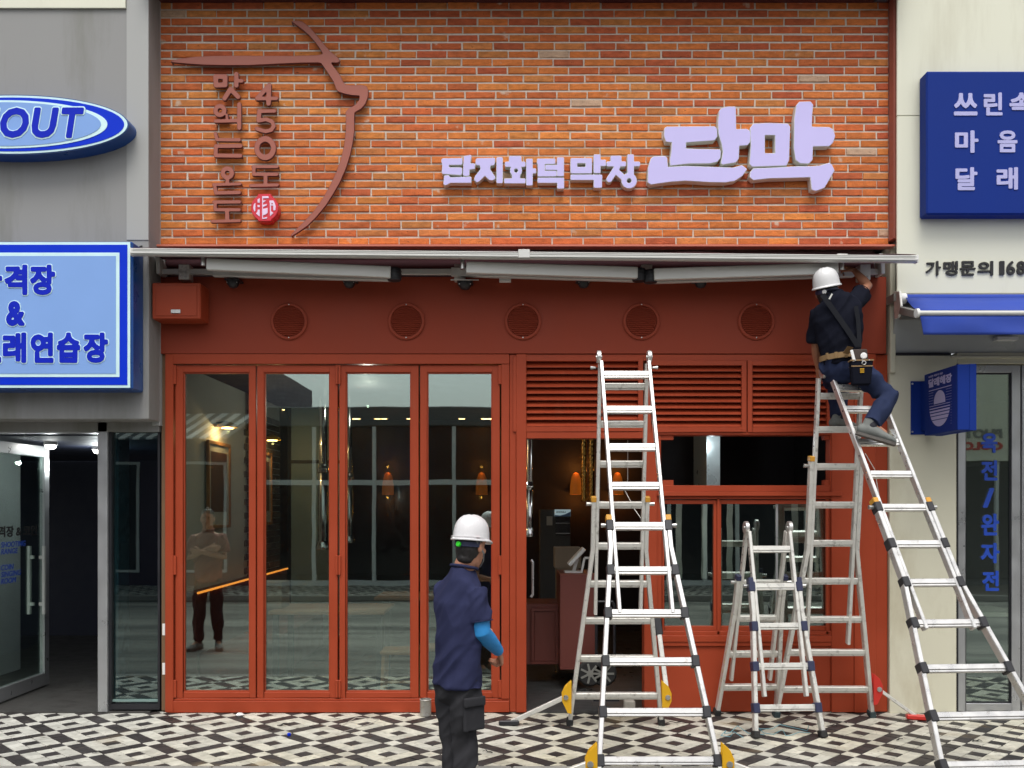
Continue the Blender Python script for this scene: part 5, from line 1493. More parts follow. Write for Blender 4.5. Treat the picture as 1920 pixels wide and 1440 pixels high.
# big ladder at the right, carrying the worker
lB = thing('corner_ladder', 'tall aluminium step ladder at the right corner of the red front carrying the seated worker', 'ladder', (2.7, -.8, 0))
hB = Vector((2.60, -.52, Z(700, -.52)))
fB, rB = Vector((3.09, -2.05, -.10)), Vector((2.565, -.13, 0))
axB = Vector((1, .10, 0)).normalized(); axBf = Vector((1, .06, 0)).normalized()
rb = [t_from_py(hB, fB, p) for p in (728, 768, 829, 889, 951, 1019, 1091, 1167, 1251, 1340, 1432)]
iB, oB = ladder_leg(lB, hB + Vector((.03, -.03, 0)), fB, axB, axBf, .36, .86, t_from_py(hB, fB, 943), t_from_py(hB, fB, 1090), t_from_py(hB, fB, 1180), rb, 'orange', 'black', True, -1)
rr = [t_from_py(hB, rB, p) for p in (740, 803, 873, 945, 1017, 1088, 1160, 1222, 1291)]
_, oBr = ladder_leg(lB, hB + Vector((-.03, .03, 0)), rB, AX, AX, .36, .79, t_from_py(hB, rB, 862), t_from_py(hB, rB, 1035), t_from_py(hB, rB, 1208), rr, 'orange', None, True, 1, foot='teal_rubber', outm='alu2')
for s in (-1, 1): hinge(lB, hB + axB * (s * .18) + Vector((0, 0, .01)), axB, .052)
tb_ = t_from_py(hB, rB, 1290)
stab(lB, oBr(tb_, 1) + Vector((.016, -.02, 0)), Vector((X(1728, -.25), -.25, 0)), 'redplastic', 1, 'redplastic', .022)

# small ladder
lC = thing('small_ladder', 'small low aluminium step ladder with navy rung brackets before the red apron panel', 'ladder', (2.02, -.43, 0))
hC = Vector((2.02, -.43, Z(992, -.43)))
fC, rC = Vector((2.075, -.81, 0)), Vector((1.95, -.05, 0))
axC = Vector((1, .04, 0)).normalized()
rc = [t_from_py(hC, fC, p) for p in (1028, 1098, 1172, 1247, 1325)]
ladder_leg(lC, hC + Vector((0, -.03, 0)), fC, axC, axC, .345, .51, t_from_py(hC, fC, 1090), t_from_py(hC, fC, 1150), t_from_py(hC, fC, 1306), rc, 'navyplastic', 'navyplastic', True, -1, outm='alu2')
rr = [t_from_py(hC, rC, p) for p in (1092, 1158, 1225, 1287)]
_, oCr = ladder_leg(lC, hC + Vector((0, .03, 0)), rC, axC, axC, .345, .50, t_from_py(hC, rC, 1085), t_from_py(hC, rC, 1140), t_from_py(hC, rC, 1275), rr, 'navyplastic', None, True, 1, outm='alu2')
for s in (-1, 1): hinge(lC, hC + axC * (s * .1725) + Vector((0, 0, .012)), axC, .05)
q = MB(); p0, p1 = oCr(.55, -1), oCr(.9, -1)
for k in range(9):
    t = .45 + k * .05; p = oCr(t, -1) + Vector((-.0142, 0, 0)); q.bar(p - (p1 - p0).normalized() * .018, p + (p1 - p0).normalized() * .018, .002, .03, (1, 0, 0))
q.build('sticker', mat('green_yellow_sticker', (.45, .55, .08), .5, var=.5, scale=30), lC)

# ------------------------------------------------------------------ small things on the ground
pc_ = thing('metal_can', 'dented grey metal can on the tiles at the foot of the red door frame', 'can', (X(798, -.06), -.09, 0))
MB().lathe((X(798, -.09), -.09, .001), (0, 0, 1), [(.040, 0), (.046, .004), (.047, .13), (.050, .134), (.047, .138), (.043, .138), (.042, .02), (0, .018)], 20).build('can_body', M['steelcan'], pc_, smooth=True)
bk = thing('stone_block', 'small pale stone block on the threshold behind the doorway ladder', 'block', (X(1181, -.02), -.04, 0))
MB().box(X(1171, -.1), X(1191, -.1), -.115, -.02, .001, .125).build('block_body', M['block'], bk, bevel=.008)
def curl(name, mats, pts, r, label, cat, group=None):
    t = tag(MB().tube(pts, r, 6).build(name, mats, smooth=True), label, cat, group)
    return t
def ground(px, py): d = EYE * FPX / (py - HOR); return Vector(((px - 960) * d / FPX, d - D, 0))
def coil(cx, cy_, r, n, sq, seed):
    r2 = random.Random(seed); pts = []
    for k in range(n):
        a = 2 * math.pi * k / 14 * 1.05
        pts.append(Vector((cx + math.cos(a) * r * (1 + r2.uniform(-.3, .3)) + r2.uniform(-.03, .03), cy_ + math.sin(a) * r * sq * (1 + r2.uniform(-.3, .3)), .006 + r2.uniform(0, .05) * (k % 3 == 0))))
    return pts
g1 = ground(1385, 1380); g2 = ground(1468, 1374)
curl('twine', M['twine'], coil(g1.x, g1.y, .13, 11, .6, 2), .0028, 'loose pale blue twine on the tiles left of the small ladder foot', 'twine', 'blue twine scraps')
curl('twine', M['twine'], coil(g2.x, g2.y, .17, 14, .7, 5), .0028, 'tangled pale blue twine on the tiles between the small ladder feet', 'twine', 'blue twine scraps')
gw = ground(680, 1354)
curl('wire_scrap', M['block'], [ground(640, 1362) + Vector((0, 0, .004)), ground(668, 1352) + Vector((0, 0, .03)), ground(690, 1350) + Vector((0, 0, .012)), ground(712, 1356) + Vector((0, 0, .03)), ground(690, 1360) + Vector((0, 0, .006)), ground(640, 1374) + Vector((0, 0, .004))], .003,
     'thin bent wire scrap on the tiles before the third door', 'wire')
SCRAPS = ['long dark torn strip on the tiles under the first door', 'flat dark scrap left of the first door on the tiles', 'dark bent strip before the second door', 'tiny dark crumb beside the strip before the second door',
          'long thin black strip lying along the doorway threshold', 'thin black stick right of the doorway ladder rear foot', 'short dark curl right of the doorway ladder', 'short dark strip beside the stabiliser foot of the doorway ladder',
          'dark scrap right of the standing man near the kerb', 'dark scrap behind the small ladder foot', 'thin dark curl on the tiles left of the corner ladder', 'short black stub on the tiles under the corner ladder', 'small dark scrap at the left near the kerb',
          'dark curl by the kerb right of the standing man', 'thin dark strip near the small ladder right foot', 'small dark twist near the small ladder right foot']
for k, (px, py, a, ln, w) in enumerate(((322, 1347, .5, .16, .02), (312, 1363, -.1, .10, .03), (532, 1360, .6, .10, .025), (510, 1368, .1, .05, .02), (1178, 1342, -.05, .5, .012), (1268, 1357, -.02, .16, .012),
                                        (1292, 1381, .9, .07, .015), (985, 1358, .3, .04, .015), (958, 1395, .1, .05, .02), (1500, 1352, .1, .08, .014), (1688, 1388, .5, .08, .012), (1832, 1391, .0, .07, .02), (181, 1412, .2, .06, .018), (915, 1411, -.5, .08, .012), (1572, 1357, 0, .14, .012), (1560, 1363, .2, .08, .01))):
    g = ground(px, py); u = Vector((math.cos(a), math.sin(a), 0)); v = Vector((-u.y, u.x, 0))
    q = MB(); n = 4; r2 = random.Random(k); vs_ = []; fs_q = []
    for i in range(n + 1):
        c = g + u * (ln * (i / n - .5)) + v * r2.uniform(-.01, .01) + Vector((0, 0, .004 + r2.uniform(0, .012) * (0 < i < n)))
        hw_ = w / 2 * (.4 if i in (0, n) else r2.uniform(.6, 1.1))
        for sx, sz in ((-1, 0), (1, 0), (1, .004), (-1, .004)): vs_.append(c + v * (sx * hw_) + Vector((0, 0, sz)))
    for i in range(n):
        for m_ in range(4): fs_q.append((4 * i + m_, 4 * i + (m_ + 1) % 4, 4 * i + 4 + (m_ + 1) % 4, 4 * i + 4 + m_))
    fs_q += [(3, 2, 1, 0), (4 * n, 4 * n + 1, 4 * n + 2, 4 * n + 3)]
    tag(q.add(vs_, fs_q).build('rubber_scrap', M['rubber']), SCRAPS[k], 'scrap', 'dark scraps on the tiles')
g = ground(542, 1380); t = tag(MB().lathe((g.x, g.y, .001), (0, 0, 1), [(.012, 0), (.014, .004), (.014, .018), (.010, .022), (0, .022)], 12).build('bottle_cap', M['bluedeep'], smooth=True), 'tiny blue plastic cap on the tiles before the second door', 'cap')
g = ground(450, 1343); bmx = bmesh.new(); bmesh.ops.create_icosphere(bmx, subdivisions=2, radius=1)
for v in bmx.verts: v.co = Vector((v.co.x * .034, v.co.y * .03, v.co.z * .016)) * (1 + .35 * noise.noise(v.co * 3)) + Vector((g.x, g.y, .014))
me = bpy.data.meshes.new('paper_scrap'); bmx.to_mesh(me); bmx.free(); me.materials.append(M['white'])
tag(link(bpy.data.objects.new('paper_scrap', me)), 'small crumpled white paper on the tiles before the first door', 'paper scrap')
# ------------------------------------------------------------------ across the street (seen in the glass)
OY = -11.9
tag(MB().box(-20, 20, OY - .3, -9.95, -.09, .012).build('far_pavement', M['grout']), kind='structure')
tag(MB().box(-20, 20, -9.945, -9.8, -.095, .016).build('far_kerb', M['kerb'], bevel=.01), kind='structure')
items = []
for i in range(-140, 140):
    for j in range(-140, 140):
        c = V((0, -10.9)) + E1 * (i * U) + E2 * (j * U)
        if not (OY - .1 < c.y < -9.96 and -9 < c.x < 9): continue
        a, b = i % 4, j % 4; dark = (a == 0 and b == 0) or ((a == 2) != (b == 2))
        tone = (.03, .027, .027) if dark else (.55, .54, .48)
        items.append(([(*(c + q), .016) for q in sq], [(0, 1, 2, 3)], tone))
fp_ = tone_mesh('far_tile', items, TILE[False], bpy.data.objects['far_pavement']); tag(fp_, kind='stuff')
OB = thing('glass_building', 'low dark glazed shop building across the street with pale mullions', 'building', (1, OY - 2, 0))
OX0, OX1, OH = -5.6, 9.2, 3.9
MB().box(OX0, OX1, OY - 6, OY - .35, 0, OH).build('core', M['oppwall'], OB)
MB().box(OX0, OX1, OY - .349, OY - .05, OH - .42, OH).build('fascia_board', M['oppwall'], OB, bevel=.02)
xs = [OX0, -4.3, -3.0, -1.26, .3, 1.8, 3.4, 4.2, 4.9, 6.4, 7.9, OX1]
for k in range(len(xs) - 1):
    MB().box(xs[k] + .04, xs[k + 1] - .04, OY - .16, OY - .14, .25, OH - .43).build('pane', M['oppglass'], OB)
for x in xs: MB().box(x - .04, x + .04, OY - .20, OY - .08, .12, OH - .43).build('mullion', M['oppframe'], OB)
for x in (.38, .46, .55): MB().box(x - .02, x + .02, OY - .19, OY - .09, .26, 2.2).build('mullion', M['oppframe'], OB)
for k in range(len(xs) - 1): MB().box(xs[k] + .041, xs[k + 1] - .041, OY - .20, OY - .09, 2.2, 2.31).build('transom', M['oppframe'], OB)
MB().box(OX0, OX1, OY - .22, OY - .06, .0, .12).build('plinth', M['oppframe'], OB)
# letters above the transom and a raised sign towards the right, mirrored in the glass
def opp_text(body, m, x0, x1, z0, z1, y, parent, off=.04):
    o = text('letter', body, m, None, 0, x1 - x0, z0, z1, -.03, 0, offset=off)
    o.rotation_euler = (0, 0, R(180)); o.parent = parent; o.location = V((x1, y, 0)) - ORI[parent.name]
sg = thing('pale_building', 'pale shop building across the street at the right with raised grey and red letters', 'building', (12.4, OY - 2, 0))
MB().box(9.22, 16, OY - 6, OY - .12, 2.72, 5.6).build('upper_wall', M['creampanel'], sg)
MB().box(9.22, 16, OY - 6, OY - .35, 0, 2.715).build('core', M['oppwall'], sg)
for k in range(5): MB().box(9.3 + k * 1.34, 10.56 + k * 1.34, OY - .3, OY - .28, .15, 2.6).build('pane', M['oppglass'], sg)
for k in range(6): MB().box(9.22 + k * 1.34, 9.29 + k * 1.34, OY - .33, OY - .2, 0, 2.715).build('mullion', M['oppframe'], sg)
opp_text('PHOTO', M['pipe_grey'], 9.55, 10.65, 3.22, 3.42, OY - .119, sg)
opp_text('COLOR', M['redplastic'], 9.55, 10.65, 2.95, 3.14, OY - .119, sg)
PB = thing('plum_building', 'taller dark plum walled building across the street at the left', 'building', (-9, OY - 3, 0))
MB().box(-16, -5.65, OY - 6, OY - .1, 0, 5.0).build('wall', M['purple'], PB)
for x in (-14.5, -12.6, -10.7, -8.8, -6.9):
    w = MB().box(x - .7, x + .7, OY - .098, OY - .06, .3, 2.7).build('window', M['oppframe'], PB)
    MB().box(x - .64, x + .64, OY - .059, OY - .05, .36, 2.64).build('pane', M['oppglass'], w)
sa = thing('striped_awning', 'grey and white striped awning across the street at the left', 'awning', (-7, OY + .5, 3.4))
n = 34
for m_, par in ((M['white'], 0), (M['oppwall'], 1)):
    q = MB()
    for i in range(par, n, 2):
        x0 = -10.2 + i * .14; x1 = x0 + .14
        q.add([(x0 - .45, OY + .9, 3.15), (x1 - .45, OY + .9, 3.15), (x1, OY - .08, 3.75), (x0, OY - .08, 3.75), (x0 - .45, OY + .9, 3.12), (x1 - .45, OY + .9, 3.12), (x1, OY - .08, 3.72), (x0, OY - .08, 3.72)],
              [(0, 1, 2, 3), (7, 6, 5, 4), (0, 4, 5, 1), (2, 6, 7, 3)])
    q.build('white_stripes' if par == 0 else 'grey_stripes', m_, sa)
def tree(x, y, h, cr, seed, label):
    t = thing('street_tree', label, 'tree', (x, y, 0), group='street trees across the road')
    r2 = random.Random(seed)
    tm = MB(); tm.tube([(x, y, -.1), (x + .05, y, h * .3), (x - .05, y + .05, h * .55), (x, y, h * .85)], [.14, .11, .08, .03], 9)
    for k in range(7):
        a = r2.uniform(0, 6.28); z = h * r2.uniform(.35, .7); q = cr * r2.uniform(.5, .85)
        tm.tube([(x, y, z), (x + math.cos(a) * q * .5, y + math.sin(a) * q * .5, z + .5), (x + math.cos(a) * q, y + math.sin(a) * q, z + .8)], [.05, .03, .012], 6)
    tm.build('trunk', M['bark'], t, smooth=True)
    vs_, fs_q = [], []
    clumps = [(r2.gauss(0, .45) * cr, r2.gauss(0, .45) * cr, h * .74 + max(-1.6, min(1.6, r2.gauss(0, .8))), r2.uniform(.3, .6) * cr * .6) for _ in range(26)]
    for cx, cy_, cz, rr in clumps:
        for _ in range(150):
            d = V((r2.gauss(0, 1), r2.gauss(0, 1), r2.gauss(0, .8))); d = d.normalized() * rr * r2.uniform(.4, 1.05)
            p = V((x + cx, y + cy_, cz)) + d; s = r2.uniform(.04, .08)
            u = V((r2.gauss(0, 1), r2.gauss(0, 1), r2.gauss(0, 1))).normalized(); w = u.cross(V((r2.gauss(0, 1), r2.gauss(0, 1), r2.gauss(0, 1)))).normalized()
            b = len(vs_); vs_ += [p - u * s, p + w * s * .5, p + u * s, p - w * s * .5]; fs_q.append((b, b + 1, b + 2, b + 3))
    MB().add(vs_, fs_q).build('crown', M['leaf'], t, fix=False)
tree(-9.6, -10.8, 7.4, 1.5, 1, 'leafy street tree across the road, left of the plum building window')
tree(-7.0, -10.9, 7.4, 1.3, 2, 'smaller leafy street tree across the road before the plum building edge')

# ------------------------------------------------------------------ people
V = Vector
def elltube(bm, pts, rad, side, capa='round', capb='round', n=16):
    pts = [V(p) for p in pts]; side = side if isinstance(side, list) else [side] * len(pts)
    rings = []
    def tang(k):
        if k == 0: return (pts[1] - pts[0]).normalized()
        if k == len(pts) - 1: return (pts[-1] - pts[-2]).normalized()
        return ((pts[k + 1] - pts[k]).normalized() + (pts[k] - pts[k - 1]).normalized()).normalized()
    def ring(p, t, s, a, b):
        A = (V(s) - t * V(s).dot(t)).normalized(); Bv = t.cross(A)
        return [bm.verts.new(p + A * (a * math.cos(2 * math.pi * i / n)) + Bv * (b * math.sin(2 * math.pi * i / n))) for i in range(n)]
    t0, t1 = tang(0), tang(len(pts) - 1)
    a, b = rad[0]
    if capa == 'round':
        for q in (.97, .75, .4): rings.append(ring(pts[0] - t0 * (min(a, b) * .9 * q), t0, side[0], a * math.sqrt(1 - q * q), b * math.sqrt(1 - q * q)))
    for k, p in enumerate(pts): rings.append(ring(p, tang(k), side[k], *rad[k]))
    a, b = rad[-1]
    if capb == 'round':
        for q in (.4, .75, .97): rings.append(ring(pts[-1] + t1 * (min(a, b) * .9 * q), t1, side[-1], a * math.sqrt(1 - q * q), b * math.sqrt(1 - q * q)))
    for r0, r1 in zip(rings[:-1], rings[1:]):
        for i in range(n): bm.faces.new((r0[i], r0[(i + 1) % n], r1[(i + 1) % n], r1[i]))
    bm.faces.new(rings[0][::-1]); bm.faces.new(rings[-1])
def ball(bm, c, r3, ax=None, n=2):
    m4 = Matrix.Translation(V(c)) @ (ax.to_4x4() if ax is not None else Matrix.Identity(4)) @ Matrix.Diagonal((*r3, 1))
    bmesh.ops.create_icosphere(bm, subdivisions=n, radius=1, matrix=m4)
def fuse(name, bm, m, parent, voxel, smooth=4, folds=None):
    """overlapping closed shapes become one continuous skin"""
    bmesh.ops.recalc_face_normals(bm, faces=bm.faces)
    me = bpy.data.meshes.new(name); bm.to_mesh(me); bm.free()
    ob = bpy.data.objects.new(name + '_raw', me)
    r = ob.modifiers.new('remesh', 'REMESH'); r.mode = 'VOXEL'; r.voxel_size = voxel; r.use_smooth_shade = True
    s = ob.modifiers.new('smooth', 'SMOOTH'); s.factor = .5; s.iterations = smooth
    me2 = evaluate(ob)
    bpy.data.objects.remove(ob); bpy.data.meshes.remove(me)
    o0 = ORI.get(parent.name, V((0, 0, 0)))
    n = len(me2.vertices)
    co = np.zeros(n * 3); me2.vertices.foreach_get('co', co); co = co.reshape(-1, 3)
    if folds:
        amp, f3, ph = folds[:3]
        diag = folds[3] if len(folds) > 3 else 0
        nr = np.zeros(n * 3); me2.vertices.foreach_get('normal', nr); nr = nr.reshape(-1, 3)
        ds = np.zeros(n); nz = noise.noise
        for i, (x, y, z) in enumerate(co.tolist()):
            q = V((x * f3[0] + ph, y * f3[1] + ph * .7, z * f3[2] - ph))
            d = .55 - abs(nz(q)) * 2.0 + .4 * nz(q * 2.3)
            if diag:
                a, b2 = x * .62 + z * .78 + y * .3, z * .62 - x * .78
                w = nz(V((a * 3.2 + ph, b2 * 13, y * 4)))
                d += diag * (.35 - abs(w) * 1.9) + diag * .5 * nz(V((a * 7, b2 * 26, y * 8 + ph)))
            ds[i] = d
        co = co + nr * (amp * ds)[:, None]
    me2.vertices.foreach_set('co', (co - np.array(o0)).ravel()); me2.update()
    me2.materials.clear(); me2.materials.append(m)
    me2.polygons.foreach_set('use_smooth', [True] * len(me2.polygons))
    me2.name = name
    return link(bpy.data.objects.new(name, me2), parent)

def frame(fwd, up=V((0, 0, 1))):
    """columns: right, forward, up"""
    f = V(fwd).normalized(); u = V(up); r = f.cross(u).normalized(); u = r.cross(f).normalized()
    return Matrix((r, f, u)).transposed()
SK = [(-.125, .026, .028, .052), (-.112, .043, .045, .043), (-.088, .055, .062, .028), (-.05, .065, .080, .012), (0, .073, .093, 0), (.04, .076, .097, -.002), (.08, .067, .085, -.004), (.105, .045, .056, -.004), (.117, .018, .024, -.004)]
def head(bm, c, F):
    pts = [c + F @ V((0, q[3], q[0])) for q in SK]
    elltube(bm, pts, [(q[1], q[2]) for q in SK], F @ V((1, 0, 0)), n=20)
    g = lambda x, y, z: c + F @ V((x, y, z))
    elltube(bm, [g(0, .088, .012), g(0, .102, -.012), g(0, .112, -.032), g(0, .098, -.042)], [(.008, .008), (.011, .010), (.016, .011), (.012, .006)], F @ V((1, 0, 0)), n=10)
    for s in (-1, 1):
        elltube(bm, [g(s * .012, .090, .030), g(s * .045, .078, .028)], [(.008, .008), (.007, .007)], F @ V((0, 0, 1)), n=8)
        ball(bm, g(s * .078, -.008, -.012), (.012, .020, .034), F)
        ball(bm, g(s * .084, -.016, -.008), (.006, .012, .026), F)
        ball(bm, g(s * .045, .060, -.030), (.020, .02, .018), F)
    elltube(bm, [g(-.022, .087, -.068), g(0, .094, -.066), g(.022, .087, -.068)], [(.006, .006), (.008, .008), (.006, .006)], F @ V((0, 0, 1)), n=8)
    elltube(bm, [g(-.018, .084, -.080), g(0, .091, -.080), g(.018, .084, -.080)], [(.006, .006), (.008, .008), (.006, .006)], F @ V((0, 0, 1)), n=8)
def hand(bm, w, d, n_, s, curl=(.5, .6, .4), spread=.06, size=1.0):
    """palm and five bent fingers; d towards the knuckles, n_ out of the palm, s = +1 when the thumb lies along d x n_"""
    d = V(d).normalized(); n_ = V(n_); n_ = (n_ - d * n_.dot(d)).normalized(); a = d.cross(n_) * s
    z = size
    elltube(bm, [w - d * .01, w + d * .03 * z, w + d * .065 * z, w + d * .088 * z], [(.026, .019), (.036, .017), (.041, .015), (.038, .012)], a, n=14)
    for k, (off, L3) in enumerate(((.030, (.042, .025, .020)), (.010, (.046, .029, .022)), (-.010, (.043, .027, .021)), (-.029, (.034, .021, .018)))):
        p = w + d * ((.084 - .004 * abs(k - 1.2)) * z) + a * (off * z)
        cd = (d + a * ((1.3 - k) * spread)).normalized(); pts = [p - cd * .012]; ang = 0
        pts.append(p)
        for m_, l in enumerate(L3):
            ang += curl[m_] * (1 + .12 * k)
            pts.append(pts[-1] + (cd * math.cos(ang) + n_ * math.sin(ang)) * l * z)
        elltube(bm, pts, [(.0095, .0095), (.0098, .0095), (.009, .0088), (.0082, .008), (.0068, .0065)], a, n=10)
    p = w + d * .022 * z + a * .024 * z
    t1 = (d * .55 + a * .75 + n_ * .35).normalized(); t2 = (d * .85 + a * .25 + n_ * .5).normalized(); t3 = (d * .9 - a * .05 + n_ * .5).normalized()
    pts = [p - t1 * .01, p + t1 * .034 * z]; pts.append(pts[-1] + t2 * .03 * z); pts.append(pts[-1] + t3 * .024 * z)
    elltube(bm, pts, [(.015, .014), (.012, .011), (.0105, .010), (.0085, .0075)], n_, n=10)

def helmet(parent, c, F, m, name='helmet', sc=.93):
    """shell with brim and peak; c = centre of the rim plane"""
    vs, fs, n = [], [], 56
    prof = [(1.115, -.004), (1.12, .0), (1.10, .004), (1.02, .012), (1.0, .03), (.985, .055), (.94, .085), (.85, .113), (.70, .136), (.50, .151), (.27, .159), (.06, .161)]
    for r, h_ in prof:
        for i in range(n):
            q = 2 * math.pi * i / n; cx, cy_ = math.sin(q), math.cos(q)
            a, b = .108 * r, .128 * r
            x, y, z = cx * a * sc, cy_ * b * sc, h_ * .93
            if r > 1.05 and cy_ > .5: y += .030 * (cy_ - .5) * 2; z -= .010 * (cy_ - .5) * 2
            if h_ > .05 and r > .1:
                for k in (-1, 0, 1):
                    z += .0045 * math.exp(-((x - k * .024) / .008) ** 2) * min(1, (h_ - .05) / .06)
            vs.append(c + F @ V((x, y, z)))
    for k in range(len(prof) - 1):
        for i in range(n): j = (i + 1) % n; fs.append((k * n + i, k * n + j, (k + 1) * n + j, (k + 1) * n + i))
    fs.append(tuple((len(prof) - 1) * n + i for i in range(n)))
    b0 = len(vs)
    for r, h_ in ((1.09, -.006), (.97, .002), (.95, .03), (.88, .09), (.5, .13)):      # inside
        for i in range(n):
            q = 2 * math.pi * i / n; cx, cy_ = math.sin(q), math.cos(q)
            y = cy_ * .128 * r * sc + (.030 * (cy_ - .5) * 2 if r > 1.05 and cy_ > .5 else 0)
            vs.append(c + F @ V((cx * .108 * r * sc, y, h_ - (.010 * (cy_ - .5) * 2 if r > 1.05 and cy_ > .5 else 0))))
    for k in range(4):
        for i in range(n): j = (i + 1) % n; fs.append((b0 + k * n + i, b0 + (k + 1) * n + i, b0 + (k + 1) * n + j, b0 + k * n + j))
    fs.append(tuple(b0 + 4 * n + i for i in range(n))[::-1])
    for i in range(n): j = (i + 1) % n; fs.append((i, b0 + i, b0 + j, j))
    o = MB().add(vs, fs).build(name, m, parent, smooth=True)
    return o

def person(spec):
    """skeleton joints in world metres -> one skinned body plus clothing parts"""
    S = spec
    root = thing('person', S['label'], 'person', S['base'])
    P, Cn, N_, H = V(S['pelvis']), V(S['chest']), V(S['neck']), V(S['head'])
    Fp, Fc, Fh = frame(S['fp']), frame(S['fc'], S.get('uc', V((0, 0, 1)))), frame(S['fh'], S.get('uh', V((0, 0, 1))))
    rp, rc = Fp @ V((1, 0, 0)), Fc @ V((1, 0, 0))
    b = bmesh.new()
    head(b, H, Fh)
    elltube(b, [Cn + V((0, 0, .02)), N_, H + Fh @ V((0, -.012, -.06))], [(.085, .07), (.062, .062), (.058, .062)], rc)
    elltube(b, [P, P.lerp(Cn, .4), P.lerp(Cn, .8), Cn], [(.13, .09), (.125, .085), (.15, .09), (.12, .07)], [rp, rp.lerp(rc, .4), rc, rc])
    for s, k in ((-1, 'l'), (1, 'r')):
        sh, el, wr = V(S['sh_' + k]), V(S['el_' + k]), V(S['wr_' + k])
        elltube(b, [Cn.lerp(sh, .5), sh, sh.lerp(el, .45), el, el.lerp(wr, .3), wr], [(.055, .055), (.050, .050), (.043, .043), (.036, .036), (.039, .037), (.026, .021)], V(S['hn_' + k]).cross(wr - el))
        hand(b, wr, S['hd_' + k], S['hn_' + k], S['hs_' + k], S.get('curl_' + k, (.5, .6, .4)))
        hp, kn, an = V(S['hp_' + k]), V(S['kn_' + k]), V(S['an_' + k])
        elltube(b, [P.lerp(hp, .6), hp, kn, kn.lerp(an, .35), an], [(.06, .07), (.068, .07), (.050, .052), (.048, .050), (.034, .036)], rp)
        elltube(b, [an, an + V(S['toe_' + k]) * .1 - V((0, 0, .04))], [(.03, .034), (.028, .02)], rp)
    fuse('body', b, S['skin'], root, .0048, 3)
    for s in (-1, 1):
        e = bmesh.new(); bmesh.ops.create_uvsphere(e, u_segments=10, v_segments=8, radius=.0115, matrix=Matrix.Translation(H + Fh @ V((s * .031, .079, .010)) - V(S['base'])))
        me = bpy.data.meshes.new('eye'); e.to_mesh(me); e.free(); me.materials.append(M['ink']); link(bpy.data.objects.new('eye', me), root)
    # hair
    b = bmesh.new(); sk = [q for q in SK if q[0] > -.06]
    hb = S.get('hair_low', -.095)
    rings = [(hb, .055, .040, -.050), (-.05, .071, .066, -.036), (0, .078, .082, -.022), (.04, .081, .090, -.014), (.08, .077, .094, -.006), (.108, .058, .072, -.004), (.126, .025, .032, -.004)]
    elltube(b, [H + Fh @ V((0, q[3], q[0])) for q in rings], [(q[1], q[2]) for q in rings], Fh @ V((1, 0, 0)), n=20)
    fuse('hair', b, M['hair'], root, .006, 2, (.0022, (60, 60, 22), 1))
    # shirt
    b = bmesh.new()
    tor = S['torso']
    pts, rr, sd = [], [], []
    for t, a, dd, off in tor:
        q = P.lerp(Cn, t) if t <= 1 else Cn.lerp(N_, t - 1)
        sv = rp.lerp(rc, max(0, min(1, t))).normalized()
        fv = sv.cross(V((0, 0, -1))).normalized() if abs(sv.z) < .9 else Fc @ V((0, 1, 0))
        pts.append(q + (Fp @ V((0, 1, 0))).lerp(Fc @ V((0, 1, 0)), max(0, min(1, t))) * off); rr.append((a, dd)); sd.append(sv)
    elltube(b, pts, rr, sd, capa='flat', capb='flat', n=28)
    for k in 'lr':
        sh, el, wr = V(S['sh_' + k]), V(S['el_' + k]), V(S['wr_' + k]); q = S.get('sl_' + k, .72)
        elltube(b, [Cn.lerp(sh, .45) - V((0, 0, .03)), sh, sh.lerp(el, q * .6), sh.lerp(el, q)], [(.085, .085), (.076, .074), (.076, .074), (.076, .074)], rc, capb='flat', n=20)
        ball(b, sh - V((0, 0, .012)), (.073, .073, .071))
    fuse('tshirt', b, S['shirt'], root, .007, 6, S.get('folds', (.0105, (6, 6, 3.0), 3, 1.3)))
    for k in 'lr':                                           # stitched sleeve hems
        sh, el = V(S['sh_' + k]), V(S['el_' + k]); q = sh.lerp(el, S.get('sl_' + k, .72) - .012); t_ = (el - sh).normalized()
        a_ = (rc - t_ * rc.dot(t_)).normalized(); b_ = t_.cross(a_)
        hp = [q + a_ * (math.cos(2 * math.pi * i / 22) * .0725) + b_ * (math.sin(2 * math.pi * i / 22) * .0705) for i in range(23)]
        MB().tube(hp, .0035, 6).build('sleeve_hem', S['shirt'], root, smooth=True)
    # collar
    cv = []
    for i in range(20):
        q = 2 * math.pi * i / 20
        cv.append(Cn.lerp(N_, tor[-1][0] - 1) + rc * (math.cos(q) * (tor[-1][1] + .004)) + (Fc @ V((0, 1, 0))) * (math.sin(q) * (tor[-1][2] + .004) + tor[-1][3] + .004) + V((0, 0, -.016 * math.sin(q) + .004)))
    cm = MB(); cm.tube(cv + cv[:2], .0095, 8); cm.build('collar', S['shirt'], root, smooth=True)
    # trousers
    b = bmesh.new()
    elltube(b, [P + V((0, 0, -.06)), P + V((0, 0, .0)), P + V((0, 0, .075))], [S.get('hipr', (.150, .110)), S.get('hipr', (.150, .110)), (.135, .10)], rp, capb='flat', n=24)
    for k in 'lr':
        hp, kn, an = V(S['hp_' + k]), V(S['kn_' + k]), V(S['an_' + k]); e = (an - kn).normalized()
        elltube(b, [P.lerp(hp, .75), hp, hp.lerp(kn, .5), kn, kn.lerp(an, .4), kn.lerp(an, .8), an - e * S.get('cuff', .02)],
                [(.074, .088), (.088, .094), (.086, .092), (.076, .078), (.074, .078), (.068, .074), (.066, .074)], rp, capb='flat', n=20)
    fuse('trousers', b, S['trousers'], root, .0075, 5, (.0110, (8, 8, 4), 8, 1.2))
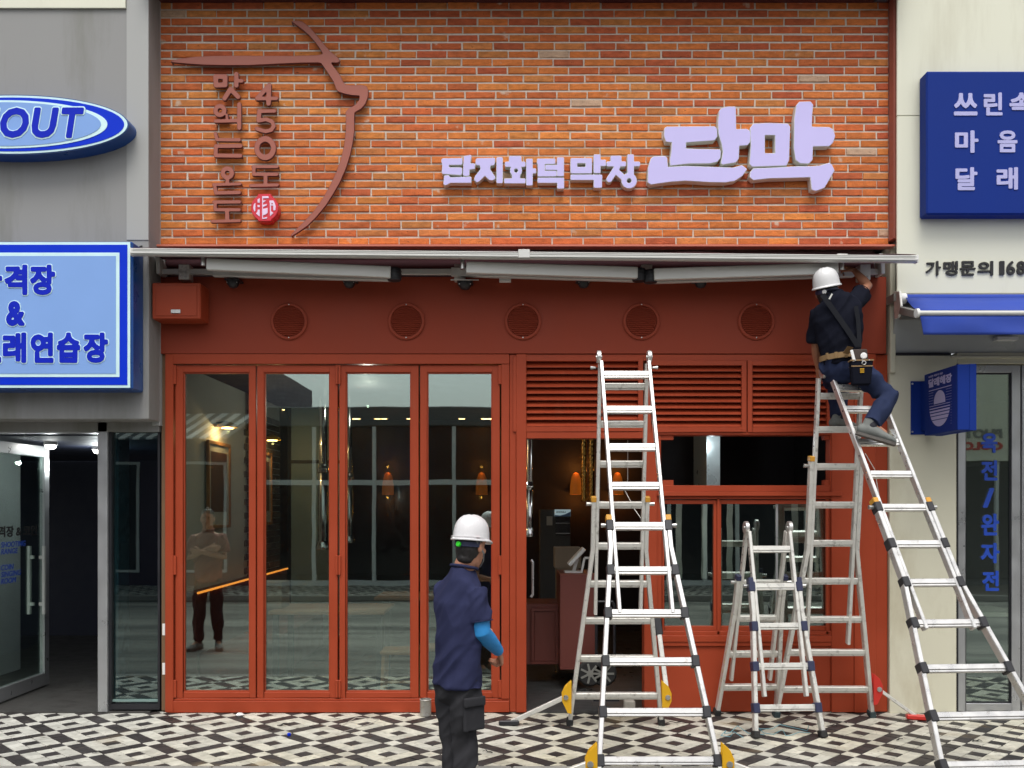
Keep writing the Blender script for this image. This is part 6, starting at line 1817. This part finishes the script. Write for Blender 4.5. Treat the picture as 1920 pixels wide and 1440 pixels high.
    # shoes
    for k in 'lr':
        an, td = V(S['an_' + k]), V(S['toe_' + k]).normalized(); up = V(S.get('fup_' + k, (0, 0, 1))); sdv = td.cross(up).normalized(); up = sdv.cross(td)
        b = bmesh.new(); g = lambda y, z: an + td * y + up * z
        elltube(b, [g(-.055, -.055), g(-.02, -.045), g(.04, -.045), (g(.10, -.058)), g(.16, -.066), g(.185, -.07)], [(.040, .040), (.046, .050), (.048, .046), (.052, .036), (.048, .028), (.034, .022)], sdv, n=16)
        elltube(b, [g(-.02, -.03), g(-.015, .035)], [(.040, .046), (.036, .044)], sdv, capb='flat', n=16)
        so = fuse('shoe', b, S['shoe'], root, .007, 3)
        b = bmesh.new(); kn = V(S['kn_' + k]); elltube(b, [an - V((0, 0, .02)), an.lerp(kn, .14), an.lerp(kn, .3)], [(.044, .048), (.044, .046), (.050, .052)], rp, n=14); fuse('sock', b, M['sock'], root, .009, 2)
        q = MB(); out = [(-.085, .02), (-.075, .034), (-.02, .038), (.05, .040), (.11, .051), (.165, .048), (.20, .03), (.208, 0)]
        pl2 = [(y, x) for y, x in out] + [(y, -x) for y, x in out[-2::-1]]
        nn = len(pl2); v2 = [g(y, -.082) + sdv * x for y, x in pl2] + [g(y, -.102) + sdv * x * .97 for y, x in pl2]
        q.add(v2, [tuple(range(nn)), tuple(range(2 * nn - 1, nn - 1, -1))] + [(i, nn + i, nn + (i + 1) % nn, (i + 1) % nn) for i in range(nn)])
        q.build('sole', M['sole'], so)
    return root, Fp, Fc, Fh

# ---- the man standing in the street, seen from behind
yM = -2.20
def wm(px, py, y=yM): return W(px, py, y)
phi = R(48); fM = V((math.sin(phi), math.cos(phi), 0)); rM = V((math.cos(phi), -math.sin(phi), 0))
Pm = V((X(858, yM), yM, .70)); Cm = V((X(866, yM), yM + .01, 1.262))
ph = R(38); fH = V((math.sin(ph), math.cos(ph), -.10))
Hm = V((X(883, yM), yM + .02, 1.500))
spec = dict(label='man in white hard hat, navy t-shirt and blue arm sleeve standing with back turned', base=(Pm.x, yM, -.10),
    pelvis=Pm, chest=Cm, neck=V((X(871, yM), yM + .012, 1.385)), head=Hm, fp=fM, fc=fM, fh=fH,
    sh_r=Cm + rM * .140 + V((0, 0, -.048)), el_r=V((X(904, yM - .1), yM - .12, 1.0)), wr_r=V((X(936, yM), yM + .06, .855)),
    sh_l=Cm - rM * .150 + V((0, 0, -.048)), el_l=Cm - rM * .20 + V((.06, .14, -.28)), wr_l=Cm - rM * .06 + V((.10, .24, -.30)),
    hd_r=V((.12, .55, -.60)), hn_r=V((-.9, .1, -.2)), hs_r=1, curl_r=(.85, .9, .6),
    hd_l=V((.8, .3, -.1)), hn_l=V((0, -.6, -.6)), hs_l=1,
    hp_r=Pm + rM * .085 + V((0, 0, -.02)), kn_r=V((X(872, yM), yM - .03, .38)), an_r=V((X(874, yM), yM - .06, .005)),
    hp_l=Pm - rM * .085 + V((0, 0, -.02)), kn_l=V((X(848, yM), yM + .06, .38)), an_l=V((X(850, yM), yM + .03, .005)),
    toe_r=V((.75, .66, 0)), toe_l=V((.55, .83, 0)),
    torso=[(-.06, .178, .128, 0), (.12, .176, .128, 0), (.35, .172, .126, .0), (.6, .183, .122, -.006), (.82, .194, .116, -.012), (.95, .170, .100, -.012), (1.2, .142, .094, -.006), (1.5, .104, .086, -.004), (1.85, .074, .074, -.004)],
    skin=M['skin'], shirt=M['navyshirt'], trousers=M['greytrouser'], shoe=M['shoe'], hair_low=-.082)
man, Fp, Fc, Fh = person(spec)
helmet(man, Hm + Fh @ V((0, -.004, .030)), Fh, M['helmet'])
MB().bar(Hm + Fh @ V((.0915, -.062, .046)), Hm + Fh @ V((.0975, -.044, .046)), .003, .010, (0, 0, 1)).build('helmet_mark', M['sealred'], man)
MB().tube([Hm + Fh @ V((math.sin(a) * .1095, -.004 + math.cos(a) * .1285, .046)) for a in [R(95 + 170 * i / 24) for i in range(25)]], .0025, 6).build('helmet_rib', M['helmet'], man, smooth=True)
def band(parent, H, Fh, z0, m, kn_m, kx=.0):
    vs_, fs_q = [], []; n = 24
    for i in range(n + 1):
        q = R(100) + R(160) * i / n
        for r, h_ in ((.0, 0), (.0, .028), (.004, .028), (.004, 0)):
            vs_.append(H + Fh @ V((math.cos(q - R(90) + R(90)) * (.084 + r) if False else math.sin(q) * (.085 + r), math.cos(q) * (.106 + r), z0 + h_)))
    for i in range(n):
        for k in range(4): fs_q.append((4 * i + k, 4 * i + (k + 1) % 4, 4 * i + 4 + (k + 1) % 4, 4 * i + 4 + k))
    MB().add(vs_, fs_q).build('harness_band', m, parent)
    c = H + Fh @ V((kx, -.106, z0 + .012))
    MB().lathe(c, Fh @ V((0, -1, 0)), [(.017, 0), (.017, .014), (.014, .017), (0, .017)], 7).build('harness_knob', kn_m, parent)
band(man, Hm, Fh, -.012, M['navyplastic'], M['green'], -.0)
for s in (-1, 1):
    MB().bar(Hm + Fh @ V((s * .082, -.052, .028)), Hm + Fh @ V((s * .084, .022, -.045)), .003, .012, Fh @ V((1, 0, 0))).build('chin_strap', M['strap'], man)
    MB().tube([Hm + Fh @ V((s * .084, .022, -.045)), Hm + Fh @ V((s * .070, .040, -.09)), Hm + Fh @ V((s * .035, .055, -.125)), Hm + Fh @ V((0, .062, -.135))], .004, 6).build('chin_strap', M['strap'], man)
# blue arm sleeve over the right forearm, cargo pocket on the thigh
b = bmesh.new(); sh, el, wr = (V(spec[k]) for k in ('sh_r', 'el_r', 'wr_r'))
elltube(b, [sh.lerp(el, .40), sh.lerp(el, .7), el, el.lerp(wr, .3), el.lerp(wr, .7), el.lerp(wr, .96)], [(.056, .056), (.055, .055), (.052, .052), (.052, .051), (.043, .041), (.036, .032)], rM, capa='flat', capb='flat', n=18)
fuse('arm_sleeve', b, M['sleeve'], man, .006, 3, (.0012, (22, 22, 30), 2))
for dz, h_, d_, nm in ((.52, .19, .012, 'cargo_pocket'), (.595, .055, .020, 'pocket_flap')):
    b = bmesh.new(); hpv, knv = V(spec['hp_r']), V(spec['kn_r'])
    nrm = V((.62, -.78, 0)); c = hpv.lerp(knv, (hpv.z - dz) / (hpv.z - knv.z)) + nrm * (.080 + d_ * .3)
    mrot = frame(nrm)
    m4 = Matrix.Translation(c) @ mrot.to_4x4() @ Matrix.Diagonal((.15, d_ * .7 + .010, h_, 1))
    bmesh.ops.create_cube(b, size=1, matrix=m4)
    fuse(nm, b, M['greytrouser'], man, .0075, 4, (.002, (14, 14, 14), 5))

# ---- the worker sitting on the right ladder
yW = -.62
fW = V((.30, .95, 0)).normalized(); Fw = frame(fW)
Pw = V((X(1581, yW), yW + .02, 2.835)); Cw = V((X(1573, yW), yW + .06, 3.305))
Hw = V((X(1553, -.52), -.50, Z(545, -.52)))
specw = dict(label='worker in a white hard hat, black t-shirt and navy trousers sitting atop the right ladder', base=(Pw.x, yW, 2.7),
    pelvis=Pw, chest=Cw, neck=V((X(1560, -.55), -.545, 3.395)), head=Hw, fp=V((.45, .9, 0)), fc=fW, uc=V((-.08, .05, 1)), fh=V((.50, .84, .22)), uh=V((-.24, -.22, 1)),
    sh_r=V((X(1602, yW), yW + .07, Z(567, yW))), el_r=V((X(1627, -.42), -.42, Z(536, -.42))), wr_r=V((X(1603, -.29), -.29, Z(508, -.29))),
    sh_l=V((X(1538, -.55), -.52, Z(592, -.55))), el_l=V((X(1530, -.42), -.42, Z(652, -.42))), wr_l=V((X(1534, -.30), -.30, Z(690, -.30))),
    hd_r=V((-.7, .35, .45)), hn_r=V((-.3, .4, -.8)), hs_r=1, curl_r=(.5, .6, .4),
    hd_l=V((.2, .3, -.8)), hn_l=V((.7, .1, .2)), hs_l=-1, curl_l=(.6, .8, .5),
    hp_r=Pw + V((.075, -.045, -.03)), kn_r=V((X(1667, -.78), -.78, Z(745, -.78))), an_r=V((X(1634, -.93), -.93, Z(796, -.93))),
    hp_l=Pw + V((-.08, .05, -.03)), kn_l=V((X(1572, -.22), -.22, 2.68)), an_l=V((X(1573, -.30), -.30, 2.455)),
    toe_r=V((.86, -.20, -.30)), toe_l=V((.75, .35, -.05)), fup_r=V((.28, .0, 1)),
    torso=[(-.02, .150, .118, 0), (.2, .150, .116, 0), (.45, .165, .118, -.008), (.7, .182, .116, -.018), (.9, .178, .105, -.022), (1.0, .16, .095, -.02), (1.3, .115, .088, -.01), (1.8, .072, .07, -.004)],
    skin=M['skin2'], shirt=M['blackshirt'], trousers=M['jeans'], shoe=M['shoe'], sl_r=.62, sl_l=.8, cuff=-.005, folds=(.0095, (7, 7, 4), 11, 1.2))
wk, Fp, Fc, Fh = person(specw)
helmet(wk, Hw + Fh @ V((0, -.004, .032)), Fh, M['helmet2'])
band(wk, Hw, Fh, -.014, M['navyplastic'], M['white'], .0)
MB().tube([Hw + Fh @ V((.082, -.03, .025)), Hw + Fh @ V((.080, .02, -.05)), Hw + Fh @ V((.05, .05, -.11)), Hw + Fh @ V((0, .06, -.13))], .004, 6).build('chin_strap', M['strap'], wk)
# belt, braces, pouch
def ringpts(c, F, a, b_, z, n=28, a0=0, a1=360, tilt=0):
    return [c + F @ V((math.cos(R(a0 + (a1 - a0) * i / n)) * a, math.sin(R(a0 + (a1 - a0) * i / n)) * b_, z + tilt * math.cos(R(a0 + (a1 - a0) * i / n)))) for i in range(n + 1)]
Fpv = frame(specw['fp'])
vs_, fs_q = [], []; n = 36
for i in range(n):
    q = 2 * math.pi * i / n
    for r, z in ((.0, -.020), (.006, -.020), (.006, .022), (.0, .022)):
        vs_.append(Pw + Fpv @ V((math.cos(q) * (.163 + r), math.sin(q) * (.130 + r), .045 + z + .012 * math.cos(q))))
for i in range(n):
    for k in range(4): a, b2 = 4 * i, 4 * ((i + 1) % n); fs_q.append((a + k, b2 + k, b2 + (k + 1) % 4, a + (k + 1) % 4))
MB().add(vs_, fs_q).build('belt', M['khaki'], wk)
for ang in (-125, -100, -75):
    q = R(ang); p = Pw + Fpv @ V((math.cos(q) * .170, math.sin(q) * .137, .046))
    MB().bar(p - V((0, 0, .024)), p + V((0, 0, .024)), .022, .010, Fpv @ V((-math.sin(q), math.cos(q), 0))).build('belt_loop', M['khaki'], wk, bevel=.002)
back = lambda x, z: Cw.lerp(Pw, z) + Fc @ V((x, -.146 + .6 * x * x, 0))
def strap_band(name, pts, w, m, nrm):
    vs_, fs_q = [], []
    for i, p in enumerate(pts):
        t = (pts[min(i + 1, len(pts) - 1)] - pts[max(i - 1, 0)]).normalized(); s = t.cross(nrm).normalized()
        for sx, sn in ((-1, 0), (1, 0), (1, .004), (-1, .004)): vs_.append(p + s * (sx * w / 2) + nrm * sn)
    for i in range(len(pts) - 1):
        for k in range(4): fs_q.append((4 * i + k, 4 * i + (k + 1) % 4, 4 * i + 4 + (k + 1) % 4, 4 * i + 4 + k))
    fs_q += [(3, 2, 1, 0), tuple(4 * (len(pts) - 1) + k for k in range(4))]
    return MB().add(vs_, fs_q).build(name, m, wk, smooth=False)
bn = Fc @ V((0, -1, 0))
strap_band('shoulder_strap', [back(-.10, -.12), back(-.06, .05), back(.0, .3), back(.06, .55), back(.115, .8)], .038, M['darkstrap'], bn)
strap_band('shoulder_strap', [back(.13, .15), back(.135, .4), back(.13, .65), back(.125, .82)], .03, M['darkstrap'], bn)
MB().bar(back(-.055, -.02) + bn * .008, back(-.03, -.10) + bn * .008, .012, .004, Fc @ V((1, 0, 0))).build('strap_tag', M['paper'], wk)
pc0 = W(1614, 690, -.83)
po = MB()
def wedge(mb, c, w0, w1, z0, z1, d0, d1, F, mi=0):
    vs_ = []
    for z, w, d in ((z0, w0, d0), (z1, w1, d1)):
        for sx, sy in ((-1, -1), (1, -1), (1, 1), (-1, 1)): vs_.append(c + F @ V((sx * w / 2, sy * d / 2, z)))
    return mb.add(vs_, [(3, 2, 1, 0), (4, 5, 6, 7), (0, 1, 5, 4), (1, 2, 6, 5), (2, 3, 7, 6), (3, 0, 4, 7)], mi)
Fq = frame(V((.12, .99, 0)))
wedge(po, pc0, .135, .165, -.13, .055, .05, .075, Fq); po.build('tool_pouch', M['blackshirt'], wk, bevel=.012)
po = MB(); wedge(po, pc0 + V((0, .0, 0)), .15, .155, .005, .014, .074, .074, Fq); wedge(po, pc0, .168, .168, .048, .058, .082, .082, Fq); po.build('pouch_trim', M['khaki'], wk)
po = MB(); wedge(po, pc0 + V((-.005, .012, .09)), .12, .10, -.04, .05, .05, .04, Fq); po.build('tool_holder', mat('brown_webbing', (.05, .035, .028), .8), wk, bevel=.006)
po = MB(); po.bar(pc0 + Fq @ V((-.055, -.035, .045)), pc0 + Fq @ V((-.075, -.03, .13)), .022, .012, Fq @ V((1, 0, 0))); po.build('tool_handle', M['white'], wk, bevel=.003)
MB().lathe(pc0 + Fq @ V((.012, -.03, .085)), Fq @ V((0, -1, 0)), [(.022, 0), (.024, .008), (.018, .012), (0, .012)], 16).build('tape_measure', M['white'], wk)
q = MB()
q.tube([pc0 + Fq @ V((.012 + .014 * math.cos(a), -.042, .032 + .014 * math.sin(a))) for a in [2 * math.pi * i / 14 for i in range(15)]], .0035, 6); q.build('pouch_ring', M['bolt'], wk, smooth=True)
for x in (-.05, 0, .05): MB().lathe(pc0 + Fq @ V((x, -.041, .052)), Fq @ V((0, -1, 0)), [(.006, 0), (.004, .004), (0, .004)], 8).build('pouch_rivet', M['bolt'], wk)
q = MB()
for k in range(4): wedge(q, pc0 + Fq @ V((.0, -.036 + .0, -.04 + k * .009)), .03, .03, 0, .004, .004, .004, Fq)
q.build('pouch_badge', M['yellow'], wk)
strap_band('pouch_strap', [Pw + Fpv @ V((.04, -.142, .05)), pc0 + Fq @ V((-.075, .0, .16))], .045, M['khaki'], V((0, -1, 0)))
# small impact tool in the raised hand
tp = V(specw['wr_r']) + V((-.08, .03, .03))
MB().tube([tp - V((.0, .0, .06)), tp + V((-.02, .03, .05))], .008, 8).build('spanner', M['bolt'], wk)

# ---- the onlooker whose reflection shows in the first glass door (outside the frame)
xo, yo = -3.89, -3.9
fo = V((.10, 1, 0)).normalized(); ro = V((fo.y, -fo.x, 0))
Po, Co = V((xo, yo, .80)), V((xo, yo, 1.36))
speco = dict(label='onlooker with folded arms in a dark red t-shirt mirrored in the leftmost door', base=(xo, yo, -.1),
    pelvis=Po, chest=Co, neck=Co + V((0, .01, .10)), head=Co + V((0, .03, .22)), fp=fo, fc=fo, fh=fo,
    sh_r=Co + ro * .17 + V((0, 0, -.035)), el_r=Co + ro * .22 + fo * .06 + V((0, 0, -.28)), wr_r=Co - ro * .04 + fo * .20 + V((0, 0, -.20)),
    sh_l=Co - ro * .17 + V((0, 0, -.035)), el_l=Co - ro * .22 + fo * .06 + V((0, 0, -.28)), wr_l=Co + ro * .04 + fo * .17 + V((0, 0, -.16)),
    hd_r=-ro + fo * .1, hn_r=V((0, -.9, .1)), hs_r=1, hd_l=ro, hn_l=V((0, -.9, -.1)), hs_l=-1,
    hp_r=Po + ro * .09 + V((0, 0, -.02)), kn_r=Po + ro * .11 + V((0, 0, -.42)), an_r=V((xo, yo, .005)) + ro * .13,
    hp_l=Po - ro * .09 + V((0, 0, -.02)), kn_l=Po - ro * .10 + V((0, .04, -.42)), an_l=V((xo, yo, .005)) - ro * .13,
    toe_r=V((.35, .9, 0)), toe_l=V((-.3, .95, 0)),
    torso=[(-.06, .168, .118, 0), (.12, .165, .118, 0), (.35, .165, .116, .0), (.6, .180, .116, 0), (.82, .190, .112, 0), (.95, .176, .098, 0), (1.25, .118, .088, 0), (1.75, .068, .066, 0)],
    skin=M['skin'], shirt=mat('dark_red_tshirt', (.20, .05, .045), .9), trousers=M['blackshirt'], shoe=M['shoe'])
person(speco)

bpy.data.scenes.remove(TMP)
